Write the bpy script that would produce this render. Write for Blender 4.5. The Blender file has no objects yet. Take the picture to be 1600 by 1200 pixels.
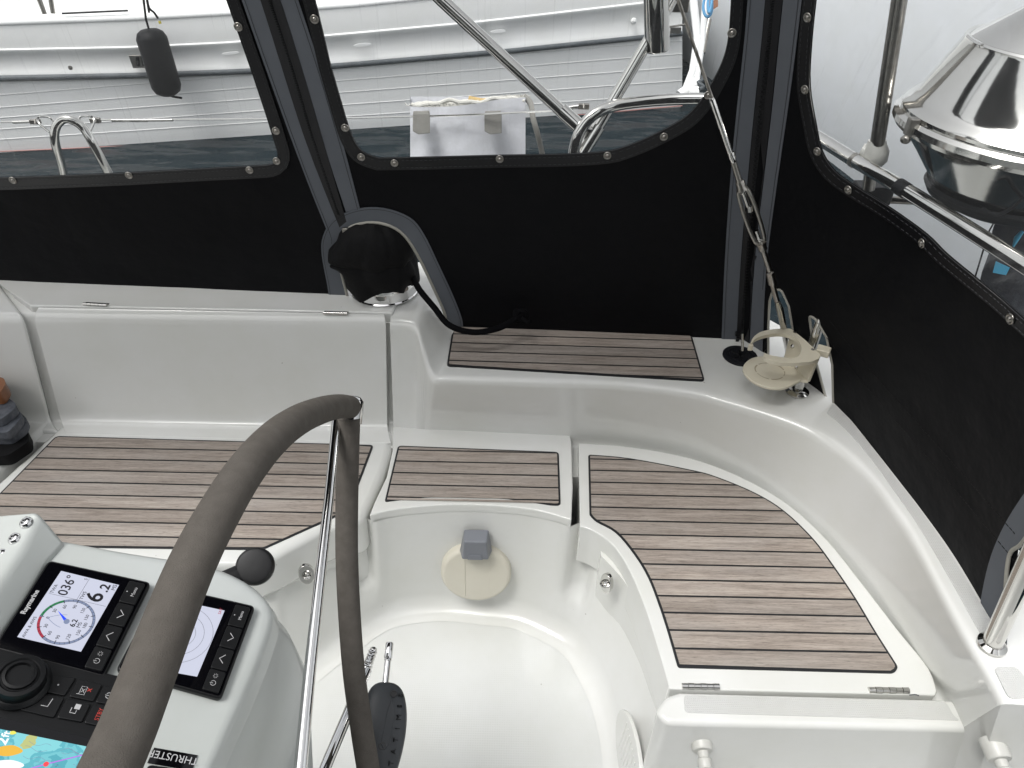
import bpy, bmesh, math, random
from mathutils import Vector as V, Matrix, noise as mnoise
from mathutils.geometry import delaunay_2d_cdt
from mathutils.bvhtree import BVHTree
random.seed(7)
R_ = math.radians
scene = bpy.context.scene
COL = scene.collection
# ------------------------------------------------------------------ camera
TH = R_(38.0); RO = math.atan(.02); FPX = 1150.0
FW = V((0, math.cos(TH), -math.sin(TH))); UP0 = V((0, math.sin(TH), math.cos(TH))); X0 = V((1, 0, 0))
CR = math.cos(RO)*X0 + math.sin(RO)*UP0
CU = -math.sin(RO)*X0 + math.cos(RO)*UP0
CC = V((0, 0, 1.8))
cd = bpy.data.cameras.new("camera"); cam = bpy.data.objects.new("camera", cd); COL.objects.link(cam)
cd.sensor_width = 36; cd.lens = 36*FPX/1600; cd.clip_start = .02; cd.clip_end = 3000
m = Matrix.Identity(4)
for i in range(3):
    m[i][0] = CR[i]; m[i][1] = CU[i]; m[i][2] = -FW[i]; m[i][3] = CC[i]
cam.matrix_world = m
scene.camera = cam
# ------------------------------------------------------------------ world and sun
w = bpy.data.worlds.new("World"); scene.world = w; w.use_nodes = True
nt = w.node_tree; nt.nodes.clear()
sky = nt.nodes.new('ShaderNodeTexSky'); sky.sky_type = 'NISHITA'; sky.sun_disc = False
SUN_EL = 66.0; SUN_ROT = 234.0
sky.sun_elevation = R_(SUN_EL); sky.sun_rotation = R_(SUN_ROT); sky.air_density = 1.5; sky.dust_density = 4
hs = nt.nodes.new('ShaderNodeHueSaturation'); hs.inputs['Saturation'].default_value = .10
bg = nt.nodes.new('ShaderNodeBackground'); bg.inputs[1].default_value = .13
wo = nt.nodes.new('ShaderNodeOutputWorld')
nt.links.new(sky.outputs[0], hs.inputs['Color']); nt.links.new(hs.outputs[0], bg.inputs[0]); nt.links.new(bg.outputs[0], wo.inputs[0])
sd = bpy.data.lights.new("sun", 'SUN'); sd.energy = 1.5; sd.angle = R_(22); sd.color = (1, .985, .96)
so = bpy.data.objects.new("sun", sd); COL.objects.link(so)
# direction to the sun, matching the sky's rotation
az = R_(SUN_ROT)
sdir = V((math.sin(az)*math.cos(R_(SUN_EL)), math.cos(az)*math.cos(R_(SUN_EL)), math.sin(R_(SUN_EL))))
so.rotation_euler = sdir.to_track_quat('Z', 'Y').to_euler()
scene.view_settings.view_transform = 'Standard'; scene.view_settings.look = 'None'
scene.view_settings.exposure = 0.50; scene.view_settings.gamma = 1
# ------------------------------------------------------------------ projection helpers: pixel of the 1600x1200 photo -> point
def ray(u, v): return FW + CR*((u-800)/FPX) - CU*((v-600)/FPX)
def W(u, v, z):
    d = ray(u, v); return CC + d*((z-1.8)/d.z)
def D(u, v, dep): return CC + ray(u, v)*dep
def onp(u, v, p0, n):
    d = ray(u, v); return CC + d*((p0-CC).dot(n)/d.dot(n))
def crom(P, n=5, closed=False):
    out = []; N = len(P)
    for i in range(N if closed else N-1):
        a = P[(i-1) % N] if (closed or i > 0) else P[i]
        b = P[i]; c = P[(i+1) % N]
        d = P[(i+2) % N] if (closed or i < N-2) else P[(i+1) % N]
        for k in range(n):
            t = k/n
            out.append(.5*((2*b)+(c-a)*t+(2*a-5*b+4*c-d)*t*t+(3*b-a-3*c+d)*t**3))
    if not closed: out.append(P[-1].copy())
    return out
def v2(L): return [V((a[0], a[1])) for a in L]
def cr2(L, n=5): return [tuple(p) for p in crom(v2(L), n)]
def round2(P, r, n=5, ang=22):
    P = [V((p[0], p[1])) for p in P]; out = []; N = len(P)
    for i in range(N):
        a, b, c = P[i-1], P[i], P[(i+1) % N]
        e1 = a-b; e2 = c-b
        if e1.length < 1e-7 or e2.length < 1e-7: continue
        turn = math.degrees(math.pi-e1.angle(e2))
        if turn < ang: out.append(b); continue
        rr = min(r, e1.length*.48, e2.length*.48)
        p = b+e1.normalized()*rr; q = b+e2.normalized()*rr
        for k in range(n+1):
            t = k/n; out.append((1-t)**2*p+2*t*(1-t)*b+t*t*q)
    return out
def area2(P): return .5*sum(P[i-1][0]*P[i][1]-P[i][0]*P[i-1][1] for i in range(len(P)))
def offset2(P, d):
    P = [V((p[0], p[1])) for p in P]; s = 1 if area2(P) > 0 else -1; out = []
    N = len(P)
    for i in range(N):
        a, b, c = P[i-1], P[i], P[(i+1) % N]
        n1 = V((b.y-a.y, a.x-b.x)); n2 = V((c.y-b.y, b.x-c.x))
        if n1.length < 1e-9 or n2.length < 1e-9: out.append(b); continue
        n1.normalize(); n2.normalize(); nn = n1+n2
        k = max(.35, nn.dot(n1)); out.append(b+nn*(d*s/k))
    return out
def inside(p, P):
    x, y = p[0], p[1]; c = False; j = len(P)-1
    for i in range(len(P)):
        if (P[i][1] > y) != (P[j][1] > y) and x < (P[j][0]-P[i][0])*(y-P[i][1])/(P[j][1]-P[i][1])+P[i][0]: c = not c
        j = i
    return c
# ------------------------------------------------------------------ object helpers
def wloc(o):
    p = V((0, 0, 0))
    while o: p += o.location; o = o.parent
    return p
def tag(o, label=None, cat=None, group=None, kind=None):
    if label: o['label'] = label
    if cat: o['category'] = cat
    if group: o['group'] = group
    if kind: o['kind'] = kind
    return o
def thing(name, label, cat, loc, group=None):
    o = bpy.data.objects.new(name, None); COL.objects.link(o); o.location = loc; o.empty_display_size = .05
    return tag(o, label, cat, group)
def mk(name, verts, faces, mat, parent=None, smooth=40, bevel=0, seg=3, solid=0, label=None, blim=35, soff=0, toward=False):
    off = wloc(parent) if parent else V((0, 0, 0))
    if parent is None and verts:
        off = sum((V(v) for v in verts), V((0, 0, 0)))/len(verts)
    me = bpy.data.meshes.new(name); me.from_pydata([V(v)-off for v in verts], [], faces); me.update()
    bm = bmesh.new(); bm.from_mesh(me)

    if toward:
        for f in bm.faces:
            f.normal_update()
            if f.normal.dot(CC-off-f.calc_center_median()) < 0: f.normal_flip()
    else: bmesh.ops.recalc_face_normals(bm, faces=bm.faces)
    bm.to_mesh(me); bm.free()
    o = bpy.data.objects.new(name, me); COL.objects.link(o)
    if parent: o.parent = parent
    else: o.location = off
    if mat: me.materials.append(mat)
    if smooth:
        for p in me.polygons: p.use_smooth = True
        me.set_sharp_from_angle(angle=R_(smooth))
    if solid:
        md = o.modifiers.new("solid", 'SOLIDIFY'); md.thickness = solid; md.offset = soff; m2 = o.modifiers.new('split', 'EDGE_SPLIT'); m2.split_angle = R_(60)
    if bevel:
        for p in me.polygons: p.use_smooth = True
        me.set_sharp_from_angle(angle=R_(180))
        md = o.modifiers.new("bevel", 'BEVEL'); md.width = bevel; md.segments = seg; md.limit_method = 'ANGLE'; md.angle_limit = R_(blim); md.harden_normals = True
    if label: o['label'] = label
    return o
class MB:
    def __init__(s): s.v = []; s.f = []
    def add(s, v, f):
        k = len(s.v); s.v += [V(a) for a in v]; s.f += [tuple(i+k for i in q) for q in f]; return s
    def prism(s, P, z0, z1):
        n = len(P); vs = [V((p[0], p[1], z0)) for p in P]+[V((p[0], p[1], z1)) for p in P]
        return s.add(vs, [tuple(range(n-1, -1, -1)), tuple(range(n, 2*n))]+[(i, (i+1) % n, n+(i+1) % n, n+i) for i in range(n)])
    def slab(s, P, n0, t0, t1):       # 3-D polygon extruded along a normal
        n = len(P); vs = [p+n0*t0 for p in P]+[p+n0*t1 for p in P]
        return s.add(vs, [tuple(range(n-1, -1, -1)), tuple(range(n, 2*n))]+[(i, (i+1) % n, n+(i+1) % n, n+i) for i in range(n)])
    def box(s, c, sx, sy, sz, M=None):
        vs = []
        for x in (-.5, .5):
            for y in (-.5, .5):
                for z in (-.5, .5):
                    q = V((x*sx, y*sy, z*sz)); q = M @ q if M else q
                    vs.append(V(c)+q)
        return s.add(vs, [(0, 1, 3, 2), (4, 6, 7, 5), (0, 4, 5, 1), (2, 3, 7, 6), (0, 2, 6, 4), (1, 5, 7, 3)])
    def tube(s, P, r, n=16, cap=True, flat=1.0):
        P = [V(p) for p in P]; N = len(P); rs = r if isinstance(r, (list, tuple)) else [r]*N
        T = []
        for i in range(N):
            t = (P[min(i+1, N-1)]-P[max(i-1, 0)]); T.append(t.normalized() if t.length > 1e-9 else V((0, 0, 1)))
        a = T[0].orthogonal().normalized(); vs = []; 
        for i in range(N):
            a = (a-T[i]*a.dot(T[i])); a = a.normalized() if a.length > 1e-6 else T[i].orthogonal().normalized()
            b = T[i].cross(a)
            for k in range(n):
                an = 2*math.pi*k/n; vs.append(P[i]+a*(math.cos(an)*rs[i])+b*(math.sin(an)*rs[i]*flat))
        fs = [(i*n+k, i*n+(k+1) % n, (i+1)*n+(k+1) % n, (i+1)*n+k) for i in range(N-1) for k in range(n)]
        if cap: fs += [tuple(range(n-1, -1, -1)), tuple(range((N-1)*n, N*n))]
        return s.add(vs, fs)
    def lathe(s, prof, o, ax, n=32):
        o = V(o); ax = V(ax).normalized(); a = ax.orthogonal().normalized(); b = ax.cross(a); vs = []
        for (r, z) in prof:
            for k in range(n):
                an = 2*math.pi*k/n; vs.append(o+ax*z+(a*math.cos(an)+b*math.sin(an))*r)
        N = len(prof); fs = [(i*n+k, i*n+(k+1) % n, (i+1)*n+(k+1) % n, (i+1)*n+k) for i in range(N-1) for k in range(n)]
        if prof[0][0] > 1e-6: fs.append(tuple(range(n-1, -1, -1)))
        if prof[-1][0] > 1e-6: fs.append(tuple(range((N-1)*n, N*n)))
        return s.add(vs, fs)
    def loft(s, rings, closed=True, caps=True):
        n = len(rings[0]); vs = [p for r in rings for p in r]
        fs = [(i*n+k, i*n+(k+1) % n, (i+1)*n+(k+1) % n, (i+1)*n+k) for i in range(len(rings)-1) for k in range(n if closed else n-1)]
        if caps and closed: fs += [tuple(range(n-1, -1, -1)), tuple(range((len(rings)-1)*n, len(rings)*n))]
        return s.add(vs, fs)
    def ribbon(s, P, n0, wdt, t=.0003):   # flat line drawn as a thin raised strip on a surface
        P = [V(p) for p in P]
        A = []; B = []
        for i in range(len(P)):
            t0 = (P[min(i+1, len(P)-1)]-P[max(i-1, 0)]).normalized(); sd_ = n0.cross(t0).normalized()*wdt/2
            A.append(P[i]+sd_+n0*t); B.append(P[i]-sd_+n0*t)
        N = len(P)
        return s.add(A+B, [(i, i+1, N+i+1, N+i) for i in range(N-1)])
    def mk(s, name, mat, parent=None, **k): return mk(name, s.v, s.f, mat, parent, **k)
# ------------------------------------------------------------------ materials
def mat(name, base, rough=.5, metal=0, coat=0, spec=.5, bump=None, var=None, emit=None, es=1.0):
    mt = bpy.data.materials.new(name); mt.use_nodes = True; n = mt.node_tree; p = n.nodes['Principled BSDF']
    p.inputs['Base Color'].default_value = (*base, 1); p.inputs['Roughness'].default_value = rough; p.inputs['Metallic'].default_value = metal
    p.inputs['Coat Weight'].default_value = coat; p.inputs['Coat Roughness'].default_value = .06; p.inputs['Specular IOR Level'].default_value = spec
    tc = n.nodes.new('ShaderNodeTexCoord')
    if emit: p.inputs['Emission Color'].default_value = (*emit, 1); p.inputs['Emission Strength'].default_value = es
    if var:                # (scale, amount, darker colour)
        nz = n.nodes.new('ShaderNodeTexNoise'); nz.inputs['Scale'].default_value = var[0]; nz.inputs['Detail'].default_value = 8; nz.inputs['Roughness'].default_value = .65
        rp = n.nodes.new('ShaderNodeValToRGB'); rp.color_ramp.elements[0].position = .5-var[1]; rp.color_ramp.elements[1].position = .5+var[1]
        rp.color_ramp.elements[0].color = (*var[2], 1); rp.color_ramp.elements[1].color = (*base, 1)
        n.links.new(tc.outputs['Object'], nz.inputs['Vector']); n.links.new(nz.outputs[0], rp.inputs[0]); n.links.new(rp.outputs[0], p.inputs['Base Color'])
    if bump:               # (scale, strength, distance)
        nz = n.nodes.new('ShaderNodeTexNoise'); nz.inputs['Scale'].default_value = bump[0]; nz.inputs['Detail'].default_value = 5
        b = n.nodes.new('ShaderNodeBump'); b.inputs['Strength'].default_value = bump[1]; b.inputs['Distance'].default_value = bump[2]
        n.links.new(tc.outputs['Object'], nz.inputs['Vector']); n.links.new(nz.outputs[0], b.inputs['Height']); n.links.new(b.outputs[0], p.inputs['Normal'])
    return mt
def gel(name, base, rough, speck=True, dots=0, dirt=.35):
    mt = mat(name, base, rough, coat=.35 if rough < .35 else 0); n = mt.node_tree; p = n.nodes['Principled BSDF']; L = n.links
    tc = n.nodes.new('ShaderNodeTexCoord')
    n1 = n.nodes.new('ShaderNodeTexNoise'); n1.inputs['Scale'].default_value = 3.2; n1.inputs['Detail'].default_value = 9; n1.inputs['Roughness'].default_value = .62
    r1 = n.nodes.new('ShaderNodeValToRGB'); r1.color_ramp.elements[0].position = .3; r1.color_ramp.elements[1].position = .68
    r1.color_ramp.elements[0].color = (*[c*(1-dirt*.22) for c in base[:2]], base[2]*(1-dirt*.32), 1); r1.color_ramp.elements[1].color = (*base, 1)
    L.new(tc.outputs['Object'], n1.inputs['Vector']); L.new(n1.outputs[0], r1.inputs[0])
    col = r1.outputs[0]
    if speck:
        vo = n.nodes.new('ShaderNodeTexVoronoi'); vo.inputs['Scale'].default_value = 17; vo.inputs['Randomness'].default_value = 1
        n2 = n.nodes.new('ShaderNodeTexNoise'); n2.inputs['Scale'].default_value = 9
        mm = n.nodes.new('ShaderNodeMath'); mm.operation = 'MULTIPLY'; mm.inputs[1].default_value = .11
        L.new(tc.outputs['Object'], vo.inputs['Vector']); L.new(tc.outputs['Object'], n2.inputs['Vector'])
        sb = n.nodes.new('ShaderNodeMath'); sb.operation = 'SUBTRACT'; sb.inputs[1].default_value = .28
        L.new(n2.outputs[0], sb.inputs[0]); L.new(sb.outputs[0], mm.inputs[0])
        lt = n.nodes.new('ShaderNodeMath'); lt.operation = 'LESS_THAN'; L.new(vo.outputs['Distance'], lt.inputs[0])
        L.new(mm.outputs[0], lt.inputs[1])
        n3 = n.nodes.new('ShaderNodeTexNoise'); n3.inputs['Scale'].default_value = 5; g = n.nodes.new('ShaderNodeMath'); g.operation = 'GREATER_THAN'; g.inputs[1].default_value = .52
        L.new(tc.outputs['Object'], n3.inputs['Vector']); L.new(n3.outputs[0], g.inputs[0])
        mu = n.nodes.new('ShaderNodeMath'); mu.operation = 'MULTIPLY'; L.new(lt.outputs[0], mu.inputs[0]); L.new(g.outputs[0], mu.inputs[1])
        mu2 = n.nodes.new('ShaderNodeMath'); mu2.operation = 'MULTIPLY'; mu2.inputs[1].default_value = .55; L.new(mu.outputs[0], mu2.inputs[0])
        mx = n.nodes.new('ShaderNodeMixRGB'); mx.inputs[2].default_value = (.16, .14, .11, 1)
        L.new(mu2.outputs[0], mx.inputs[0]); L.new(col, mx.inputs[1]); col = mx.outputs[0]
    L.new(col, p.inputs['Base Color'])
    b = n.nodes.new('ShaderNodeBump'); n4 = n.nodes.new('ShaderNodeTexNoise'); n4.inputs['Scale'].default_value = 2.5; n4.inputs['Detail'].default_value = 2
    L.new(tc.outputs['Object'], n4.inputs['Vector']); L.new(n4.outputs[0], b.inputs['Height']); b.inputs['Strength'].default_value = .25; b.inputs['Distance'].default_value = .012
    out = b
    if dots:
        mp = n.nodes.new('ShaderNodeMapping'); mp.inputs['Scale'].default_value = (dots, dots, dots); L.new(tc.outputs['Object'], mp.inputs['Vector'])
        vo = n.nodes.new('ShaderNodeTexVoronoi'); vo.inputs['Scale'].default_value = 1; vo.inputs['Randomness'].default_value = 0; vo.voronoi_dimensions = '2D'
        L.new(mp.outputs[0], vo.inputs['Vector'])
        b2 = n.nodes.new('ShaderNodeBump'); b2.inputs['Strength'].default_value = .9 if dots > 200 else .35; b2.inputs['Distance'].default_value = .0012; L.new(vo.outputs['Distance'], b2.inputs['Height']); L.new(b.outputs[0], b2.inputs['Normal']); out = b2
    L.new(out.outputs[0], p.inputs['Normal'])
    rr = n.nodes.new('ShaderNodeMapRange'); rr.inputs[3].default_value = rough*.8; rr.inputs[4].default_value = rough*1.5+.03; L.new(n1.outputs[0], rr.inputs[0]); L.new(rr.outputs[0], p.inputs['Roughness'])
    return mt
def teakmat():
    mt = mat("weathered teak", (.35, .3, .26), .62); n = mt.node_tree; L = n.links; p = n.nodes['Principled BSDF']
    tc = n.nodes.new('ShaderNodeTexCoord'); at = n.nodes.new('ShaderNodeAttribute'); at.attribute_name = "tone"
    sx = n.nodes.new('ShaderNodeSeparateColor'); L.new(at.outputs['Color'], sx.inputs[0])
    cb = n.nodes.new('ShaderNodeCombineXYZ')
    ml = n.nodes.new('ShaderNodeMath'); ml.operation = 'MULTIPLY'; ml.inputs[1].default_value = 37; L.new(sx.outputs[0], ml.inputs[0]); L.new(ml.outputs[0], cb.inputs[0]); L.new(ml.outputs[0], cb.inputs[2])
    ad = n.nodes.new('ShaderNodeVectorMath'); ad.operation = 'ADD'; L.new(tc.outputs['Object'], ad.inputs[0]); L.new(cb.outputs[0], ad.inputs[1])
    def nz(sc, det, rough=.6, dist=0):
        mp = n.nodes.new('ShaderNodeMapping'); mp.inputs['Scale'].default_value = sc; L.new(ad.outputs[0], mp.inputs['Vector'])
        t = n.nodes.new('ShaderNodeTexNoise'); t.inputs['Scale'].default_value = 1; t.inputs['Detail'].default_value = det; t.inputs['Roughness'].default_value = rough; t.inputs['Distortion'].default_value = dist
        L.new(mp.outputs[0], t.inputs['Vector']); return t
    fine = nz((22, 520, 1), 6, .75); mid = nz((4.5, 95, 1), 4, .6, .6); big = nz((3, 9, 1), 3)
    a = n.nodes.new('ShaderNodeMath'); a.operation = 'MULTIPLY_ADD'; a.inputs[1].default_value = .55; L.new(fine.outputs[0], a.inputs[0])
    b = n.nodes.new('ShaderNodeMath'); b.operation = 'MULTIPLY_ADD'; b.inputs[1].default_value = .45; L.new(mid.outputs[0], b.inputs[0]); L.new(b.outputs[0], a.inputs[2]); b.inputs[2].default_value = 0
    r = n.nodes.new('ShaderNodeValToRGB'); e = r.color_ramp.elements
    e[0].position = .36; e[0].color = (.17, .14, .118, 1); e[1].position = .66; e[1].color = (.46, .405, .355, 1)
    x = e.new(.5); x.color = (.31, .265, .228, 1); L.new(a.outputs[0], r.inputs[0])
    # pores: dark tiny streaks
    po = nz((60, 900, 1), 2, .5); pr = n.nodes.new('ShaderNodeMapRange'); pr.inputs[1].default_value = .30; pr.inputs[2].default_value = .42; pr.inputs[3].default_value = .62; pr.inputs[4].default_value = 1; L.new(po.outputs[0], pr.inputs[0])
    # per-plank tone and large grey weathering
    mr = n.nodes.new('ShaderNodeMapRange'); mr.inputs[3].default_value = .90; mr.inputs[4].default_value = 1.10; L.new(sx.outputs[1], mr.inputs[0])
    m1 = n.nodes.new('ShaderNodeMath'); m1.operation = 'MULTIPLY'; L.new(mr.outputs[0], m1.inputs[0]); L.new(pr.outputs[0], m1.inputs[1])
    g = n.nodes.new('ShaderNodeMixRGB'); g.inputs[2].default_value = (.36, .335, .31, 1); L.new(r.outputs[0], g.inputs[1])
    gr = n.nodes.new('ShaderNodeMapRange'); gr.inputs[1].default_value = .42; gr.inputs[2].default_value = .75; gr.inputs[4].default_value = .6; L.new(big.outputs[0], gr.inputs[0]); L.new(gr.outputs[0], g.inputs[0])
    vm = n.nodes.new('ShaderNodeVectorMath'); vm.operation = 'SCALE'; L.new(g.outputs[0], vm.inputs[0]); L.new(m1.outputs[0], vm.inputs['Scale'])
    L.new(vm.outputs[0], p.inputs['Base Color'])
    bp = n.nodes.new('ShaderNodeBump'); bp.inputs['Strength'].default_value = .5; bp.inputs['Distance'].default_value = .0008; L.new(a.outputs[0], bp.inputs['Height']); L.new(bp.outputs[0], p.inputs['Normal'])
    return mt
def vinylmat():
    mt = bpy.data.materials.new("clear vinyl"); mt.use_nodes = True; n = mt.node_tree; n.nodes.clear(); L = n.links
    o = n.nodes.new('ShaderNodeOutputMaterial'); t = n.nodes.new('ShaderNodeBsdfTransparent'); t.inputs[0].default_value = (.97, .98, .98, 1)
    g = n.nodes.new('ShaderNodeBsdfGlossy'); g.inputs['Roughness'].default_value = .06; d = n.nodes.new('ShaderNodeBsdfDiffuse'); d.inputs[0].default_value = (.8, .82, .84, 1)
    tc = n.nodes.new('ShaderNodeTexCoord'); nz = n.nodes.new('ShaderNodeTexNoise'); nz.inputs['Scale'].default_value = 7; nz.inputs['Detail'].default_value = 3
    b = n.nodes.new('ShaderNodeBump'); b.inputs['Distance'].default_value = .008; b.inputs['Strength'].default_value = .35; L.new(tc.outputs['Object'], nz.inputs['Vector']); L.new(nz.outputs[0], b.inputs['Height']); L.new(b.outputs[0], g.inputs['Normal'])
    fr = n.nodes.new('ShaderNodeMath'); fr.operation = 'MULTIPLY_ADD'; fr.inputs[1].default_value = .35; fr.inputs[2].default_value = .035; lw = n.nodes.new('ShaderNodeLayerWeight'); lw.inputs[0].default_value = .25; pw_ = n.nodes.new('ShaderNodeMath'); pw_.operation = 'POWER'; pw_.inputs[1].default_value = 3; L.new(lw.outputs['Facing'], pw_.inputs[0]); L.new(pw_.outputs[0], fr.inputs[0]); m1 = n.nodes.new('ShaderNodeMixShader'); m2 = n.nodes.new('ShaderNodeMixShader')
    # faint scratches and salt haze
    mp = n.nodes.new('ShaderNodeMapping'); mp.inputs['Rotation'].default_value = (0, .7, .3); mp.inputs['Scale'].default_value = (160, 6, 5); s = n.nodes.new('ShaderNodeTexNoise'); s.inputs['Scale'].default_value = 1; s.inputs['Detail'].default_value = 3
    L.new(tc.outputs['Object'], mp.inputs['Vector']); L.new(mp.outputs[0], s.inputs['Vector'])
    mr = n.nodes.new('ShaderNodeMapRange'); mr.inputs[1].default_value = .6; mr.inputs[2].default_value = .8; mr.inputs[3].default_value = .035; mr.inputs[4].default_value = .16; L.new(s.outputs[0], mr.inputs[0])
    L.new(mr.outputs[0], m1.inputs[0]); L.new(t.outputs[0], m1.inputs[1]); L.new(d.outputs[0], m1.inputs[2])
    L.new(fr.outputs[0], m2.inputs[0]); L.new(m1.outputs[0], m2.inputs[1]); L.new(g.outputs[0], m2.inputs[2]); L.new(m2.outputs[0], o.inputs[0])
    return mt
GEL = gel("white gelcoat", (.71, .714, .70), .14)
GELF = gel("floor gelcoat", (.66, .668, .66), .3, dots=170, dirt=.35)
NSK = gel("non-skid gelcoat", (.55, .553, .545), .45, dots=260, dirt=.35)
NSK2 = NSK
CON = gel("console gelcoat", (.50, .525, .52), .3, dirt=.5)
HULLW = gel("neighbour white paint", (.80, .805, .805), .4, dirt=.2)
HULLG = gel("neighbour grey topsides", (.89, .895, .895), .5, dirt=.1)
HULLB = gel("far white topsides", (.88, .90, .93), .35, speck=False, dirt=.2)
TEAK = teakmat()
CAULK = mat("black caulk", (.012, .013, .015), .5)
CANVAS = mat("black canvas", (.0034, .0036, .0048), .6, spec=.13, bump=(3.2, .8, .03), var=(7, .2, (.0028, .003, .004)))
GREYT = mat("grey canvas tape", (.135, .145, .162), .75, spec=.15, bump=(1200, .3, .0004), var=(9, .3, (.115, .124, .14)))
BIND = mat("black vinyl binding", (.006, .006, .0075), .3, spec=.4, bump=(45, .2, .002))
ZIP = mat("black zipper", (.006, .006, .008), .55, bump=(500, .6, .001))
THREAD2 = mat("faded thread", (.045, .046, .05), .8)
THREAD = mat("dark thread", (.02, .022, .026), .8)
PIPING = mat("cream piping", (.34, .33, .29), .6, bump=(400, .3, .001))
STEEL = mat("polished stainless", (.66, .655, .64), .09, 1, bump=(25, .05, .002), var=(6, .3, (.56, .55, .52)))
STEELD = mat("dull stainless", (.40, .385, .36), .28, 1, bump=(300, .2, .0006), var=(60, .3, (.24, .225, .2)))
CHROME = mat("chrome", (.72, .72, .72), .05, 1)
SUEDE = mat("grey suede", (.125, .114, .102), .95, spec=.08, bump=(1100, .9, .0010), var=(55, .25, (.09, .081, .072)))
BLACKP = mat("black plastic", (.005, .0053, .006), .4, spec=.3, bump=(600, .1, .0005))
BLACKG = mat("black glass", (.002, .002, .003), .05, spec=.4)
RUB = mat("black rubber", (.007, .0072, .009), .5, spec=.25, bump=(80, .2, .002), var=(20, .3, (.010, .011, .014)))
FEND = mat("black fender vinyl", (.004, .0042, .0055), .5, spec=.15, bump=(20, .3, .01))
RUBG = mat("grey rubber strip", (.10, .115, .125), .6, var=(9, .25, (.05, .058, .065)), bump=(40, .3, .01))
ROPE = mat("black rope", (.004, .004, .0048), .9, spec=.1, bump=(700, .8, .002))
CLOTHB = mat("black winch cloth", (.0026, .0026, .0031), .75, spec=.22, bump=(60, .5, .004))
CREAM = mat("cream plastic", (.66, .62, .50), .45, bump=(300, .1, .0006), var=(16, .3, (.60, .55, .43)))
CREAM2 = mat("cream disc plastic", (.63, .605, .52), .4, var=(12, .3, (.59, .56, .47)))
GREYP = mat("grey plastic", (.17, .18, .205), .4, bump=(200, .15, .001), var=(50, .3, (.18, .19, .21)))
DGREYP = mat("dark grey handle plastic", (.045, .05, .056), .45, bump=(350, .15, .0008), var=(30, .3, (.037, .041, .046)))
WPL = mat("white plastic", (.55, .55, .52), .4, var=(40, .3, (.47, .47, .44)))
HANDM = mat("black lever rubber", (.009, .009, .010), .5, spec=.3, bump=(200, .1, .001))
PADW = mat("white vinyl cover", (.74, .75, .80), .55, bump=(40, .4, .004), var=(30, .25, (.62, .63, .66)))
STRAP = mat("grey velcro strap", (.26, .255, .235), .9, bump=(300, .5, .002), var=(30, .3, (.19, .185, .17)))
FRAY = mat("frayed white rope", (.66, .65, .60), .9, bump=(300, .6, .003))
FRAYY = mat("yellow rope", (.55, .40, .18), .9, bump=(300, .6, .003))
LEAD = mat("mottled grey lead", (.135, .145, .165), .6, metal=.25, bump=(90, .5, .002), var=(45, .16, (.055, .062, .078)))
WOODO = mat("varnished orange wood", (.26, .095, .03), .35, coat=.3, var=(25, .3, (.13, .045, .015)))
NAVY = mat("navy fabric", (.016, .020, .030), .85, bump=(60, .8, .006), var=(20, .3, (.030, .036, .05)))
TURQ = mat("turquoise patch", (.03, .36, .58), .5)
BLUER = mat("blue rope", (.10, .30, .52), .7)
REDL = mat("red stripe", (.42, .20, .18), .5)
BOOT = mat("dark antifouling", (.035, .055, .07), .4, var=(3, .3, (.02, .022, .022)))
BROWNW = mat("brown wood", (.22, .085, .035), .5)
SCRW = mat("screen white", (.02, .02, .02), .2, emit=(.74, .77, .93), es=.60)
INK = mat("screen ink", (.005, .005, .008), .4)
INKG = mat("screen green", (.01, .01, .01), .4, emit=(.01, .24, .08), es=.6)
INKR = mat("screen red", (.01, .01, .01), .4, emit=(.42, .02, .05), es=.7)
INKB = mat("screen blue", (.01, .01, .01), .4, emit=(.0, .05, .85), es=.9)
INKL = mat("screen slate", (.01, .01, .01), .4, emit=(.22, .27, .42), es=.7)
LEGW = mat("printed grey legend", (.42, .42, .43), .5)
LEGR = mat("printed red legend", (.42, .04, .03), .5)
def chartmat():
    mt = mat("chart screen", (.01, .01, .01), .2); n = mt.node_tree; L = n.links; p = n.nodes['Principled BSDF']
    tc = n.nodes.new('ShaderNodeTexCoord'); a = n.nodes.new('ShaderNodeTexNoise'); a.inputs['Scale'].default_value = 22; a.inputs['Detail'].default_value = 6
    r = n.nodes.new('ShaderNodeValToRGB'); r.color_ramp.interpolation = 'CONSTANT'; e = r.color_ramp.elements
    e[0].color = (.05, .36, .46, 1); e[1].position = .42; e[1].color = (.10, .50, .60, 1)
    for po, c in ((.46, (.20, .68, .76, 1)), (.50, (.13, .56, .66, 1)), (.53, (.28, .80, .86, 1)), (.64, (.62, .66, .25, 1))):
        x = e.new(po); x.color = c
    L.new(tc.outputs['Object'], a.inputs['Vector']); L.new(a.outputs[0], r.inputs[0]); L.new(r.outputs[0], p.inputs['Emission Color']); p.inputs['Emission Strength'].default_value = .62
    return mt
CHART = chartmat()
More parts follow.
